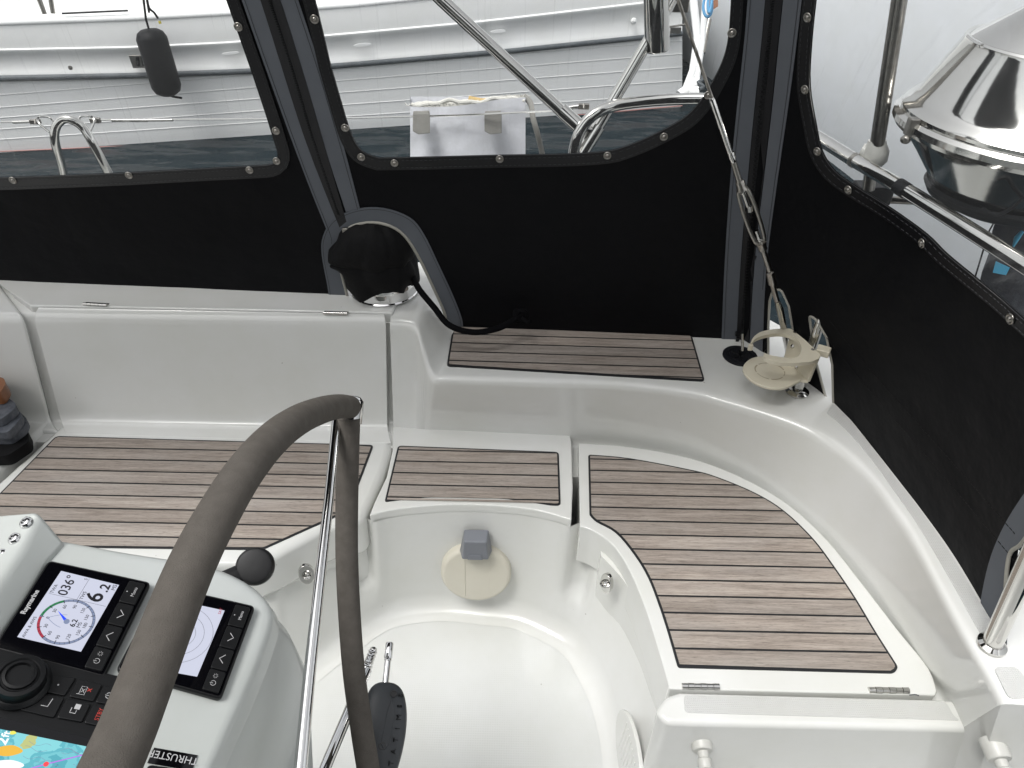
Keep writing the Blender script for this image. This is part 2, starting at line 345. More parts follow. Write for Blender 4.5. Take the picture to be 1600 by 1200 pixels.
def watermat():
    mt = mat("harbour water", (.010, .017, .021), .2, spec=.12); mt.node_tree.nodes['Principled BSDF'].inputs['IOR'].default_value = 1.2; n = mt.node_tree; L = n.links; p = n.nodes['Principled BSDF']
    tc = n.nodes.new('ShaderNodeTexCoord'); mp = n.nodes.new('ShaderNodeMapping'); mp.inputs['Scale'].default_value = (.8, 1.6, 1); a = n.nodes.new('ShaderNodeTexNoise'); a.inputs['Scale'].default_value = 1.5; a.inputs['Detail'].default_value = 2.5
    b = n.nodes.new('ShaderNodeBump'); b.inputs['Strength'].default_value = .8; b.inputs['Distance'].default_value = .25
    L.new(tc.outputs['Object'], mp.inputs['Vector']); L.new(mp.outputs[0], a.inputs['Vector']); L.new(a.outputs[0], b.inputs['Height']); L.new(b.outputs[0], p.inputs['Normal'])
    return mt
WATER = watermat(); VINYL = vinylmat()
# ================================================================== SETTING
mb = MB(); mb.add([(-900, -900, -.6), (900, -900, -.6), (900, 900, -.6), (-900, 900, -.6)], [(0, 1, 2, 3)])
tag(mb.mk("water", WATER, smooth=0), kind='structure')
# ================================================================== OWN BOAT MOULDING
boat = thing("sailboat_cockpit", "white moulded sailboat cockpit with teak inlaid seats and raised coaming round the well", "sailboat", W(700, 1000, 0))
def wl(L, z): return [W(a, b, z) for a, b in L]
def block(name, px, z0, z1, mt=GEL, parent=boat, bev=.02, seg=4, r=0, world=None, label=None):
    P = world if world else [(p.x, p.y) for p in wl(px, z1)]
    if r: P = round2(P, r)
    m_ = MB(); m_.prism(P, z0, z1); return m_.mk(name, mt, parent, bevel=bev, seg=seg, label=label, blim=40)
def fil(a, p, c, r, n=6):
    e1 = a-p; e2 = c-p; r1 = min(r, e1.length*.9); r2 = min(r, e2.length*.9)
    q = p+e1.normalized()*r1; s = p+e2.normalized()*r2
    return [(1-t)**2*q+2*t*(1-t)*p+t*t*s for t in [k/n for k in range(n+1)]]
# --- floor
mb = MB(); mb.prism([(-3.2, -1.6), (1.25, -1.6), (1.25, 1.36), (-3.2, 1.36)], -.06, 0)
mb.mk("cockpit_floor", GELF, boat, smooth=0)
# --- footwell wall : rails (top at z=.335 in plan, floor)
LT = [W(a, b, .40)+V((.0, .045, 0)) for a, b in [(150, 882), (300, 884), (400, 882), (432, 866), (468, 846), (502, 828), (535, 818)]]
LF = [W(a, b, 0) for a, b in [(200, 1150), (320, 1125), (420, 1082), (452, 1064), (484, 1042), (520, 1014), (556, 990)]]
MT_ = [W(a, b, .40) for a, b in [(577, 806), (620, 796), (700, 789), (780, 791), (840, 798), (893, 813)]]
MF = [W(a, b, 0) for a, b in [(590, 966), (626, 952), (690, 945), (760, 951), (812, 958), (872, 985)]]
RT = [W(a, b, .40)+V((.046, .012, 0)) for a, b in [(914, 828), (940, 840), (964, 860), (990, 905), (1012, 960), (1026, 1010), (1034, 1070), (1037, 1105), (1040, 1127)]]
RF = [W(a, b, 0) for a, b in [(897, 1006), (910, 1026), (922, 1046), (938, 1078), (949, 1112), (957, 1145), (962, 1180), (964, 1200), (967, 1228)]]
ZT = [.33]*len(LT)+[.373]*len(MT_)+[.33]*len(RT)
top = crom([V((p.x, p.y, z)) for p, z in zip(LT+MT_+RT, ZT)], 6); flo = crom(LF+MF+RF, 6)
NL = len(LT)*6; NR = (len(LT)+len(MT_))*6
rings = []
for i, (t, f) in enumerate(zip(top, flo)):
    out = (t-f); out.z = 0
    q = fil(V((f.x, f.y, 0))+(V((-.12, .35, 0))-V((f.x, f.y, 0))).normalized()*.10, V((f.x, f.y, .0)), t, .055, 7)
    q = [V((a.x, a.y, a.z+.001)) for a in q]
    c = V((.0, .6, 0)); nrm = V((t.x, t.y, 0))-c; nrm.normalize()
    d = max(0, 1-abs(i-(NL-2))/3.0)+max(0, 1-abs(i-(NR-3))/3.6)
    d = min(1, d*1.4); d = d*d*(3-2*d)
    row = list(q)
    for z in (.11, .13, .15, .17, .20, .26, t.z):
        k = (z-q[-1].z)/(t.z-q[-1].z)
        b = q[-1].lerp(t, k) if z > q[-1].z else q[-1].copy()
        s = min(1, max(0, (z-.11)/.05)); s = s*s*(3-2*s)
        row.append(b+nrm*(.035*d*s))
    rings.append(row)
mb = MB(); mb.loft(rings, closed=False, caps=False)
mb.mk("footwell_wall", GEL, boat, smooth=60)
# --- seats
Bl = [(-500, 648), (92, 657), (340, 662), (605, 668)]
left_seat = block("seat_locker_lid", [(97, 660)]+[(340, 660), (616, 668), (611, 705), (598, 745), (578, 788), (564, 815)]+[(530, 817), (500, 830), (430, 868), (395, 884), (-100, 880), (-270, 880), (-115, 850), (0, 748)], .265, .40, bev=.022)
fore_seat = block("fore_seat", [(-700, 640), (86, 655), (-12, 741), (-132, 846), (-290, 880), (-700, 880)], .28, .405, bev=.02)
# support under the fore and port seats
mb = MB(); P = [(p.x, p.y+.03) for p in wl([(-700, 880), (395, 888), (430, 872), (500, 836), (560, 815), (600, 700), (600, 660), (-700, 640)], .40)]; mb.prism(P, .0, .29)
mb.mk("seat_base", GEL, boat, smooth=30)
midp = [(p.x, p.y) for p in crom(MT_, 6)]
mid = block("aft_seat", None, .20, .40, world=[(p[0], p[1]+.0012) for p in midp]+[(p.x, p.y) for p in wl([(895, 760), (893, 690), (889, 672), (614, 662), (614, 700), (604, 745), (585, 785)], .40)], bev=.026, seg=5)
lidpx = cr2([(906, 822), (922, 827), (940, 837), (957, 851), (973, 872), (987, 898), (1000, 928), (1012, 960), (1023, 995), (1034, 1032), (1042, 1060), (1046, 1076)], 4)
lidout = cr2([(904, 692), (985, 698), (1080, 716), (1160, 746), (1232, 788), (1292, 843), (1343, 906), (1404, 985), (1452, 1045), (1466, 1088)], 4)
lidP = lidpx+[(1462, 1086)]+lidout[::-1][1:]
rlid = block("helm_seat_lid", lidP, .265, .40, bev=.020, seg=4)
basepx = [(920, 700)]+cr2([(928, 845), (968, 890), (998, 950), (1018, 1010), (1034, 1078)], 4)+[(1490, 1092), (1440, 1000), (1340, 870), (1200, 745), (1060, 690)]
mb = MB(); mb.prism([(p.x+.022, p.y) for p in wl(basepx, .40)], 0, .345); mb.mk("helm_seat_base", GEL, boat, smooth=30)
# --- transom bench
block("transom_bench", [(1024, 1110), (1040, 1086), (1062, 1080), (1478, 1091), (1600, 1096), (1620, 1143), (1300, 1136), (1040, 1130)], 0, .40, bev=.022, seg=5, r=.02)
# --- coaming sections
def prof(B, T, O, z_low=.36, rB=.03, rT=.028, seat=False):
    inn = (B-T); inn.z = 0; dirn = V((O.x-T.x, O.y-T.y, 0)); dirn = dirn.normalized()
    if seat: S = B-dirn*.07; S.z = .4005; Bb = V((B.x, B.y, .402))
    else:
        Bb = B+(B-T)*((.40-z_low)/(T.z-.40)); S = Bb-dirn*.14; S.z = z_low
    a = fil(S, Bb, T, rB); b = fil(Bb, T, O, rT)
    O2 = O+dirn*.22; O2.z = O.z-.03; O3 = O2+dirn*.05; O3.z = -.75
    return [V((S.x, S.y, .12)), S]+a+b+[O, O2, O3, V((O3.x, O3.y, -.8)), V((S.x, S.y, -.8))]
def bR(x): return W(x, 657+(x-92)*.0205, .40)
def tR(x): return W(x, 494+(x-51)*.0165, .705)
def oR(x): return W(x, 438+x*.0235, .72)
# section forward of the locker lid
mb = MB(); rr = []
for xb, xt, xo in ((-760, -860, -900), (-300, -400, -430), (80, 38, -5)):
    rr.append(prof(bR(xb), tR(xt), oR(xo), seat=True))
mb.loft(rr); mb.mk("fore_backrest", GEL, boat, bevel=.012, seg=3, blim=32)
# locker lid backrest
mb = MB(); rr = []
for k in range(9):
    t = k/8; B = bR(95+t*510); T = tR(52+t*551); O = oR(30+t*560)
    SE = W(60+t*540, 480+t*11, .718)
    dirn = V((O.x-T.x, O.y-T.y, 0)).normalized(); S = B-dirn*.07; S.z = .4005
    rr.append([V((S.x, S.y, .2)), S]+fil(S, V((B.x, B.y, .402)), T, .03)+fil(B, T, SE, .026)+[SE, V((SE.x, SE.y, .60)), V((B.x, B.y+.02, .2))])
mb.loft(rr); lidb = mb.mk("locker_backrest", GEL, boat, bevel=.010, seg=3, blim=32)
# coaming strip behind it
mb = MB(); rr = []
for k in range(9):
    t = k/8; O = oR(-12+t*645); SE = W(45+t*567, 479+t*11.5, .719); SE.y += .006
    O2 = O+V((0, .22, -.03)); rr.append([V((SE.x, SE.y, .5)), SE, SE.lerp(O, .5), O, O2, O2+V((0, .05, -1.3)), V((SE.x, SE.y, -.6))])
mb.loft(rr); mb.mk("coaming_deck", GEL, boat, bevel=.006, seg=2, blim=32)
mb = MB(); rr = []
for k in range(9):
    t = k/8; B = bR(-60+t*680); T = tR(-90+t*702); O = oR(-90+t*702); g = .016+.010*t
    B = B+V((0, g, 0)); T = T+V((0, g, -g)); SE = W(-90+t*700, 476+t*14, .718); SE.z -= g+.004
    rr.append([V((B.x, B.y-.10, .39)), V((B.x, B.y-.05, .392))]+fil(V((B.x, B.y-.05, .392)), V((B.x, B.y, .392)), T, .03)+fil(B, T, SE, .026)+[SE, V((O.x, O.y+.03, O.z-.010)), V((O.x, O.y+.03, .1)), V((B.x, B.y-.10, .1))])
mb.loft(rr); mb.mk("seam_backing", GEL, boat, smooth=60)
# aft coaming, plateau at the winch then down to the teak step and round the quarter
ST = [((615, 667), (609, 503, .705), (619, 453, .72)), ((630, 668), (630, 503, .705), (640, 454, .72)), ((646, 669), (650, 510, .70), (672, 460, .71)),
      ((656, 670), (660, 548, .655), (700, 480, .665)), ((668, 671), (674, 588, .62), (724, 499, .62)), ((700, 672), (705, 593, .62), (755, 503, .62)),
      ((870, 680), (855, 597, .62), (900, 512, .62)), ((960, 685), (967, 601, .62), (1020, 520, .62)), ((1060, 702), (1080, 614, .62), (1110, 527, .62)),
      ((1110, 718), (1127, 626, .62), (1160, 533, .62)), ((1168, 742), (1195, 646, .62), (1225, 572, .62)), ((1218, 772), (1262, 670, .62), (1290, 618, .62)),
      ((1262, 806), (1313, 700, .62), (1325, 650, .62)), ((1302, 845), (1357, 740, .62), (1361, 695, .62)), ((1347, 900), (1397, 794, .62), (1400, 746, .62)),
      ((1377, 940), (1424, 835, .62), (1440, 797, .62)), ((1422, 1004), (1469, 922, .62), (1490, 868, .62)), ((1457, 1052), (1506, 993, .62), (1545, 960, .62)),
      ((1484, 1090), (1540, 1053, .62), (1597, 1045, .62)), ((1506, 1136), (1564, 1099, .62), (1640, 1105, .62))]
Bs = [W(*a, .40) for a, b, c in ST]; Ts = [W(*b) for a, b, c in ST]; Os = [W(*c) for a, b, c in ST]
def rail(L): return L[:1]+crom(L, 4)[1:]
Bs2, Ts2, Os2 = rail(Bs), rail(Ts), rail(Os)
rr = [prof(b, t, o, rT=.026) for b, t, o in zip(Bs2, Ts2, Os2)]
mb = MB(); mb.loft(rr); mb.mk("aft_coaming", GEL, boat, bevel=.018, seg=4, blim=38)
CAPB = BVHTree.FromPolygons([tuple(v) for v in mb.v], mb.f)
# non-skid strips moulded in
def sheet(name, px, z, mt, par=boat, lift=.0012, r=0, **k):
    P = [(p.x, p.y) for p in wl(px, z)]
    if r: P = round2(P, r)
    m_ = MB(); m_.prism(P, z-.004, z+lift); return m_.mk(name, mt, par, smooth=0, **k)
sheet("non_skid_strip", [(1068, 1086), (1478, 1097), (1490, 1119), (1500, 1126), (1070, 1114)], .40, NSK, r=.01)
ia = 12*4-3; ib = 17*4+2; La = []; Lb = []
for k in range(ia, ib):
    q = min(1, (k-ia)/14); La.append(Ts2[k].lerp(Os2[k], .60-.14*q)); Lb.append(Ts2[k].lerp(Os2[k], .93))
m_ = MB(); P = round2([(p.x, p.y) for p in La+Lb[::-1]], .008, ang=40); m_.prism(P, .617, .6212); m_.mk("non_skid_strip", NSK, boat, smooth=0)
sheet("non_skid_strip", [(1552, 1043), (1588, 1042), (1625, 1090), (1576, 1092)], .62, NSK, r=.01)
# --- teak inlays
def teak(name, P, z, y0, pitch, ang=0, par=boat, border=.005, r=.012):
    P = [V((p[0], p[1])) for p in P]; ca, sa = math.cos(ang), math.sin(ang)
    rot = lambda p, s: V((p[0]*ca+s*p[1]*sa, -s*p[0]*sa+p[1]*ca))
    P = round2([rot(p, 1) for p in P], r)
    back = lambda p, zz: V((*rot(p, -1), zz))
    base = [back(p, 0) for p in P]
    m_ = MB(); m_.prism(base, z-.004, z+.0022); root = m_.mk(name, CAULK, par, smooth=0)
    Q = offset2(P, -border); ymin = min(q[1] for q in Q); ymax = max(q[1] for q in Q)
    def span(y):
        xs = []
        for i in range(len(Q)):
            a, b = Q[i-1], Q[i]
            if (a[1] > y) != (b[1] > y): xs.append(a[0]+(y-a[1])/(b[1]-a[1])*(b[0]-a[0]))
        return (min(xs), max(xs)) if len(xs) >= 2 else None
    vs = []; fs = []; tones = []
    k = math.floor((ymin-y0)/pitch)
    while y0+k*pitch < ymax:
        a = max(ymin+.0003, y0+k*pitch+.0024); b = min(ymax-.0003, y0+(k+1)*pitch-.0024); k += 1
        if b-a < .003: continue
        rr_ = (random.random(), random.random(), random.random()); n = 8; pr = []
        for j in range(n+1):
            y = a+(b-a)*j/n; s = span(y)
            if s and s[1]-s[0] > .002: pr.append((s[0], s[1], y))
        st = len(vs)
        for (l, r2, y) in pr: vs += [back((l, y), z+.0034), back((r2, y), z+.0034)]; tones += [rr_, rr_]
        for j in range(len(pr)-1): fs.append((st+2*j, st+2*j+1, st+2*j+3, st+2*j+2))
    o = mk("planking", vs, fs, TEAK, root, smooth=0)
    ca_ = o.data.color_attributes.new("tone", 'FLOAT_COLOR', 'POINT')
    for i, t in enumerate(tones): ca_.data[i].color = (*t, 1)
    return root
w2 = lambda L, z: [(p.x, p.y) for p in wl(L, z)]
tr = cr2([(921, 805), (932, 816), (962, 833), (990, 866), (1012, 902), (1030, 948), (1045, 995), (1059, 1044)], 4)+[(1397, 1053)]+cr2([(1403, 1043), (1368, 988), (1337, 936), (1304, 887), (1270, 842), (1225, 799), (1180, 771), (1120, 746), (1080, 735), (985, 717), (919, 711)], 4)
teak("teak_inlay", w2(tr, .40), .40, .8889, .0441, par=rlid)
teak("teak_inlay", w2([(622, 697), (873, 707), (876, 791)]+cr2([(860, 790), (800, 781), (740, 777), (680, 777), (640, 780), (601, 785)], 3)[0:], .40), .40, W(740, 724, .40).y, .0441, par=mid)
teak("teak_inlay", w2([(88, 682), (584, 696), (545, 799), (410, 860), (-40, 854), (-110, 852), (0, 772)], .40), .40, W(506, 691, .4).y-.0441, .0437, par=left_seat)
teak("teak_inlay", w2([(-420, 720), (-10, 726), (-110, 812), (-420, 812)], .405), .405, W(0, 760, .4).y, .0437, par=fore_seat)
a0 = W(708, 512, .62); a1 = W(1075, 523, .62); ang = math.atan2(a1.y-a0.y, a1.x-a0.x)
teak("teak_inlay", w2([(708, 511), (1080, 524), (1101, 597), (698, 573)], .62), .6215, 0.018+(W(900, 543, .62).y*math.cos(ang)-W(900, 543, .62).x*math.sin(ang))-.018, .0425, ang=ang)
# --- hinges
def hinge(pa, pb, z, par, r=.0055, lift=0):
    a = W(*pa, z); b = W(*pb, z); m_ = MB(); d = b-a
    for k in range(6):
        p = a+d*(k/6+.006); q = a+d*((k+1)/6-.006); m_.tube([p+V((0, 0, lift)), q+V((0, 0, lift))], r*(1 if k % 2 else .92), 12)
    m_.box((a+b)/2+V((0, .008, lift-.003)), d.length, .012, .0015, Matrix.Rotation(math.atan2(d.y, d.x), 3, 'Z'))
    return m_.mk("hinge", STEEL, par)
hinge((130, 475), (167, 477), .722, lidb, .0045); hinge((505, 489), (543, 490), .722, lidb, .0045)
hinge((1065, 1072), (1124, 1073), .402, rlid, .0065); hinge((1357, 1078), (1420, 1079), .402, rlid, .0065)
# ================================================================== CANVAS ENCLOSURE
A0 = W(0, 438, .72); A1 = W(1163, 530, .62)
LEAN = V((0, -.055, .60)).normalized()
n1 = (A1-A0).cross(LEAN).normalized()
if n1.y > 0: n1 = -n1
def S1(u, v): return onp(u, v, A0, n1)
C1 = S1(1209, 0); LEAN2 = (C1-A1).normalized()
bs = crom([W(*p, .62) for p in [(1163, 530), (1238, 580), (1290, 618), (1326, 652), (1362, 697), (1402, 748), (1442, 800), (1491, 869), (1546, 961), (1598, 1047), (1660, 1150), (1740, 1290)]], 5)
vs = []; fs = []; NS = 26
for b in bs:
    for k in range(NS+1): vs.append(b+LEAN2*(-.3+k*.1))
for i in range(len(bs)-1):
    for k in range(NS): fs.append((i*(NS+1)+k, (i+1)*(NS+1)+k, (i+1)*(NS+1)+k+1, i*(NS+1)+k+1))
bvh = BVHTree.FromPolygons(vs, fs)
def hit2(u, v):
    d = ray(u, v).normalized(); h = bvh.ray_cast(CC, d); return h[0], h[1]
def S2(u, v):
    h, n = hit2(u, v)
    if h is None:
        best = None
        for du, dv in ((10, 0), (-10, 0), (0, 10), (0, -10), (30, 0), (-30, 0), (0, 40), (0, -40), (80, 0), (-80, 0)):
            h, n = hit2(u+du, v+dv)
            if h is not None: return h
        return CC+ray(u, v)*1.3
    return h
def nrm(S, p, u, v):
    a = S(u+3, v)-p; b = S(u, v+3)-p; n = a.cross(b)
    n = n.normalized() if n.length > 1e-9 else -ray(u, v)
    return n if n.dot(CC-p) > 0 else -n
def wrn(p): return .003*(mnoise.noise(V((p.x*2.3, p.z*5+p.y*2, 3.1)))+.5*mnoise.noise(V((p.x*7, p.z*3, 9))))
def patch(name, outer, holes, S, mt, parent, off=0, grid=0, wr=0, solid=.0012, **k):
    pts = []; edges = []; loops = [outer]+list(holes)
    for L in loops:
        st = len(pts)
        LL = []
        for i in range(len(L)):
            a = V((L[i][0], L[i][1])); b = V((L[(i+1) % len(L)][0], L[(i+1) % len(L)][1])); n = max(1, int((b-a).length/max(grid, 25)))
            for j in range(n): LL.append(a.lerp(b, j/n))
        pts += LL; n = len(LL); edges += [(st+i, st+(i+1) % n) for i in range(n)]
    if grid:
        xs = [p.x for p in pts]; ys = [p.y for p in pts]; y = min(ys)+grid/2
        while y < max(ys):
            x = min(xs)+grid/2
            while x < max(xs):
                if inside((x, y), outer) and not any(inside((x, y), h) for h in holes): pts.append(V((x, y)))
                x += grid
            y += grid
    r = delaunay_2d_cdt(pts, edges, [], 0, 1e-4)
    ov, of = r[0], r[2]; keep = []
    for f in of:
        c = sum((ov[i] for i in f), V((0, 0)))/len(f)
        if inside(c, outer) and not any(inside(c, h) for h in holes): keep.append(tuple(f))
    used = sorted({i for f in keep for i in f}); mp = {i: j for j, i in enumerate(used)}
    out = []
    for i in used:
        u, v = ov[i]; p = S(u, v); n = nrm(S, p, u, v); o_ = off
        if wr: o_ += wrn(p)
        out.append(p+n*o_)
    return mk(name, out, [tuple(mp[i] for i in f) for f in keep], mt, parent, smooth=85, solid=solid, toward=True, soff=-1, **k)
win1 = round2([(354, 0), (393, 111), (418, 186), (440, 256), (200, 269), (0, 277), (-160, 283), (-500, 296), (-500, -300), (250, -300)], 24, 6)
win2 = cr2([(592, 246), (780, 242), (930, 238), (986, 225), (1042, 199), (1075, 178), (1099, 150), (1112, 128), (1125, 103), (1134, 77), (1139, 46), (1142, 0)], 4)+[(1150, -300), (400, -300), (493, 0), (517, 101)]+cr2([(540, 180), (549, 208), (561, 230), (574, 240), (592, 246)], 3)[:-1]
win3 = cr2([(1276, 0), (1269, 67), (1266, 135), (1276, 196), (1286, 236), (1306, 266), (1340, 291), (1391, 323), (1448, 364), (1482, 397), (1532, 438), (1582, 480), (1690, 580)], 4)+[(1900, 560), (1900, -200), (1300, -220)]
archI = cr2([(697, 515), (696, 492), (682, 458), (652, 396), (626, 361), (592, 347), (556, 350), (537, 364), (530, 385), (533, 420), (541, 452), (545, 475)], 4)
archO = cr2([(724, 520), (722, 497), (708, 460), (685, 410), (662, 363), (640, 338), (600, 324), (560, 325), (522, 341), (505, 368), (503, 397), (512, 446), (516, 475)], 4)
slot1 = round2([(1208, 453), (1221, 452), (1233, 478), (1240, 520), (1236, 560), (1228, 590), (1201, 560), (1201, 510), (1203, 470)], 6)
slot2 = round2([(1265, 493), (1275, 498), (1292, 527), (1301, 570), (1303, 640), (1290, 618), (1274, 560)], 5)
zipL = lambda y: 430+(y)*.297   # zipper centre line
leftO = [(430-70, -220), (430, 0), (480, 165), (533, 345)]+[(533, 352)]+archI[-9:][0:0]+[(531, 390), (533, 420), (541, 452), (545, 480), (-600, 468), (-600, -220)]
panL = thing("canvas_panel", "black canvas side panel with a wide clear window at the left behind the long seat", "canvas panel", S1(250, 445))
panM = thing("canvas_panel", "black canvas side panel with clear window above the winch and teak step, between two zips", "canvas panel", S1(900, 515))
panR = thing("canvas_panel", "black canvas stern quarter panel with clear window in front of the grill", "canvas panel", W(1400, 748, .62))
patch("canvas", leftO, [win1], S1, CANVAS, panL, grid=38, wr=.003)
midO = [(1179, 556), (900, 528), (726, 514), (700, 510)]+[(697, 500)]+archI[2:33]+[(533, 356), (533, 345), (480, 165), (430, 0), (360, -220), (1242, -220), (1225, 0)]
patch("canvas", midO, [win2], S1, CANVAS, panM, grid=38, wr=.003)
rightO = [(1209, 0), (1163, 530), (1163, 560), (1205, 590), (1236, 612), (1288, 646), (1322, 680), (1358, 725), (1398, 776), (1438, 828), (1487, 897), (1540, 985), (1545, 1000), (1585, 900), (1590, 855), (1640, 760), (1800, 620), (1900, 520), (1900, -200), (1226, -200)]
patch("canvas", rightO, [slot1, slot2, win3], S2, CANVAS, panR, grid=26, wr=.003)
for pn, win, S, lab in ((panL, win1, S1, ''), (panM, win2, S1, ''), (panR, win3, S2, '')):
    patch("window_pane", offset2(win, 5), [], S, VINYL, pn, off=.0005, grid=38, wr=.003, solid=0)
    patch("window_binding", [tuple(p) for p in offset2(win, 19)], [win], S, BIND, pn, off=.0040, grid=14, wr=.003, solid=.002)
    # stitching
    st = MB()
    for dd in (4, 15):
        L = offset2(win, dd)
        for i in range(len(L)):
            a, b = L[i-1], L[i]; n = int((b-a).length/7)
            for j in range(n):
                p_ = a.lerp(b, (j+.2)/n); q_ = a.lerp(b, (j+.75)/n)
                if -30 < p_.x < 1630 and -30 < p_.y < 1230:
                    A = S(*p_); n_ = nrm(S, A, *p_); h_ = .0058+wrn(A); st.tube([A+n_*h_, S(*q_)+n_*h_], .0005, 4)
    st.mk("stitching", THREAD2, pn, smooth=0)
# snaps
proto = None
def snap(u, v, S, par):
    global proto
    p = S(u, v); n = nrm(S, p, u, v)
    if proto is None:
        m_ = MB(); m_.lathe([(.0095, 0), (.0095, .0015), (.008, .0026), (.0066, .0022), (.006, .0012), (.0045, .0012), (.0040, .004), (.002, .0052), (0, .0054)], (0, 0, 0), (0, 0, 1), 20)
        me = bpy.data.meshes.new("snap"); me.from_pydata(m_.v, [], m_.f); me.materials.append(STEELD)
        for q in me.polygons: q.use_smooth = True
        proto = me
    o = bpy.data.objects.new("snap", proto); COL.objects.link(o); o.parent = par
    M = n.to_track_quat('Z', 'Y').to_matrix().to_4x4(); M.translation = p+n*(.0050+wrn(p))-wloc(par); o.matrix_local = M
for q in ((373, 41), (432, 203), (433, 250), (391, 264), (203, 272), (22, 280)): snap(*q, S1, panL)
for q in ((492, 29), (540, 198), (565, 244), (617, 253), (781, 247), (949, 242), (1037, 212), (1106, 147), (1143, 50)): snap(*q, S1, panM)
for q in ((1265, 26), (1260, 139), (1280, 235), (1329, 295), (1445, 379), (1584, 497)): snap(*q, S2, panR)
# tapes
def tape(lft, rgt, S, par, name="tape_strip", mt=GREYT, off=.0022, stitch=True):
    lft = cr2(lft, 4); rgt = cr2(rgt, 4)
    o = patch(name, lft+rgt[::-1], [], S, mt, par, off=off, grid=20, wr=1, solid=.0012)
    if stitch:
        s_ = MB()
        for a, b in ((lft, rgt), (rgt, lft)):
            P = []
            for (p, q) in zip(a, b):
                p = V(p); q = V(q); c = p+(q-p)*.16; A = S(*c); P.append(A+nrm(S, A, *c)*(off+.0012+wrn(A)))
            s_.tube(P, .0005, 5)
            break
        s_.mk("stitching", THREAD, o, smooth=0)
    return o
tape([(315, -200), (378, 0), (440, 175), (480, 281), (512, 362), (516, 380)], [(345, -200), (408, 0), (440, 100), (480, 222), (530, 352), (531, 380)], S1, panL)
tape([(500+1, -1)]and[(400, -200), (466, 0), (505, 118), (535, 220), (563, 326)], [(371, -200), (437, 0), (475, 120), (503, 215), (541, 330)], S1, panM)
tape([(340, -205), (407, -1), (439, 100), (479, 222), (531, 354)], [(372, -205), (438, -1), (476, 120), (504, 215), (542, 345)], S1, panM, "zipper", ZIP, .0035, False)
patch("arch_trim", archO[:36]+[(532, 345)]+archI[::-1][13:] if False else archO+archI[::-1], [], S1, GREYT, panM, off=.0034, grid=14, wr=1, solid=.0012)
m_ = MB(); m_.tube([S1(*p)+n1*.004 for p in archI[1:]], .0042, 10); m_.mk("piping", PIPING, panM)
m_ = MB(); m_.tube([S1(*p)+n1*(.0047+wrn(S1(*p))) for p in offset2(archO, -3)[1:-1]], .0005, 5); m_.mk("stitching", THREAD, panM)
tape([(1172, -200), (1168, 0), (1146, 219), (1133, 398), (1127, 535)], [(1204, -200), (1195, 0), (1175, 202), (1158, 398), (1150, 540)], S1, panM)
tape([(1268, -180), (1254, 0), (1229, 189), (1205, 358), (1197, 434), (1192, 560)], [(1240, -180), (1225, 0), (1202, 219), (1181, 398), (1172, 548)], S2, panR)
tape([(1206, -180), (1196, 0), (1176, 202), (1159, 398), (1151, 528)], [(1226, -180), (1211, 0), (1188, 219), (1168, 398), (1161, 530)], S1, panM, "zipper", ZIP, .003, False)
tape([(1226, -170), (1212, 0), (1190, 219), (1169, 398), (1164, 530)], [(1239, -170), (1224, 0), (1201, 219), (1180, 398), (1171, 535)], S2, panR, "zipper", ZIP, .003, False)
# zipper teeth
def teeth(line, S, par, off):
    L = cr2(line, 30); m_ = MB()
    for i in range(0, len(L)-1):
        p = V(L[i]); A = S(*p); n = nrm(S, A, *p); t = (S(*L[i+1])-A).normalized(); s = n.cross(t)
        L2 = (S(*L[i+1])-A).length; k = max(1, int(L2/.0045))
        for j in range(k):
            c = A+t*(L2*j/k)+n*(off+wrn(A)); M = Matrix((s, t, n)).transposed(); m_.box(c+s*(.0018*(1 if j % 2 else -1)), .0055, .0022, .0018, M)
    m_.mk("zipper_teeth", BLACKP, par, smooth=0)
teeth([(423, 0), (459, 110), (492, 220), (531, 335)], S1, panM, .0052)
teeth([(1208, 0), (1184, 210), (1168, 398), (1160, 515)], S1, panM, .0052)
# zip pulls
m_ = MB(); p = S1(540, 372)+n1*.012; m_.box(p, .009, .004, .022); m_.box(S1(541, 356)+n1*.010, .016, .01, .012); m_.mk("zipper_pull", STEELD, panM, bevel=.0015)
m_ = MB(); p = S1(1151, 527)+n1*.012; m_.box(p, .009, .004, .020); m_.box(S1(1152, 518)+n1*.010, .014, .01, .012); m_.mk("zipper_pull", BLACKP, panM, bevel=.0015)
# right panel: stitched hem lines, near arch trim and slot bindings
m_ = MB()
for L in ([(1276, 505), (1320, 560), (1400, 655), (1470, 735), (1550, 830), (1600, 890)], [(1298, 500), (1360, 575), (1440, 665), (1520, 755), (1590, 835)]):
    P = cr2(L, 10)
    for i in range(len(P)-1):
        a = V(P[i]); b = V(P[i+1]); n = max(1, int((b-a).length/5))
        for j in range(n):
            q0 = a.lerp(b, j/n); q1 = a.lerp(b, (j+.7)/n); A = S2(*q0); nn = nrm(S2, A, *q0); m_.tube([A+nn*.0035, S2(*q1)+nn*.0035], .0006, 4)
m_.mk("stitching", BLACKP, panR, smooth=0)
for nm, sl in (("slot_binding", slot1), ("slot_binding", slot2)):
    m_ = MB(); P = []
    for p in sl+[sl[0]]:
        A = S2(*p); P.append(A+nrm(S2, A, *p)*.001)
    m_.tube(P, .0032, 8); m_.mk(nm, STEELD if False else PIPING, panR)
nearI = cr2([(1612, 830), (1597, 850), (1583, 860), (1577, 880), (1574, 920), (1577, 960)], 4)
nearO = cr2([(1640, 720), (1600, 775), (1572, 820), (1551, 868), (1538, 920), (1536, 952), (1556, 992)], 4)
patch("arch_trim", nearO+[(1575, 1010)]+nearI[::-1], [], S2, GREYT, panR, off=.003, grid=14)
m_ = MB(); m_.tube([S2(*p)+V((-.004, -.002, 0)) for p in nearI], .0035, 8); m_.mk("piping", PIPING, panR)
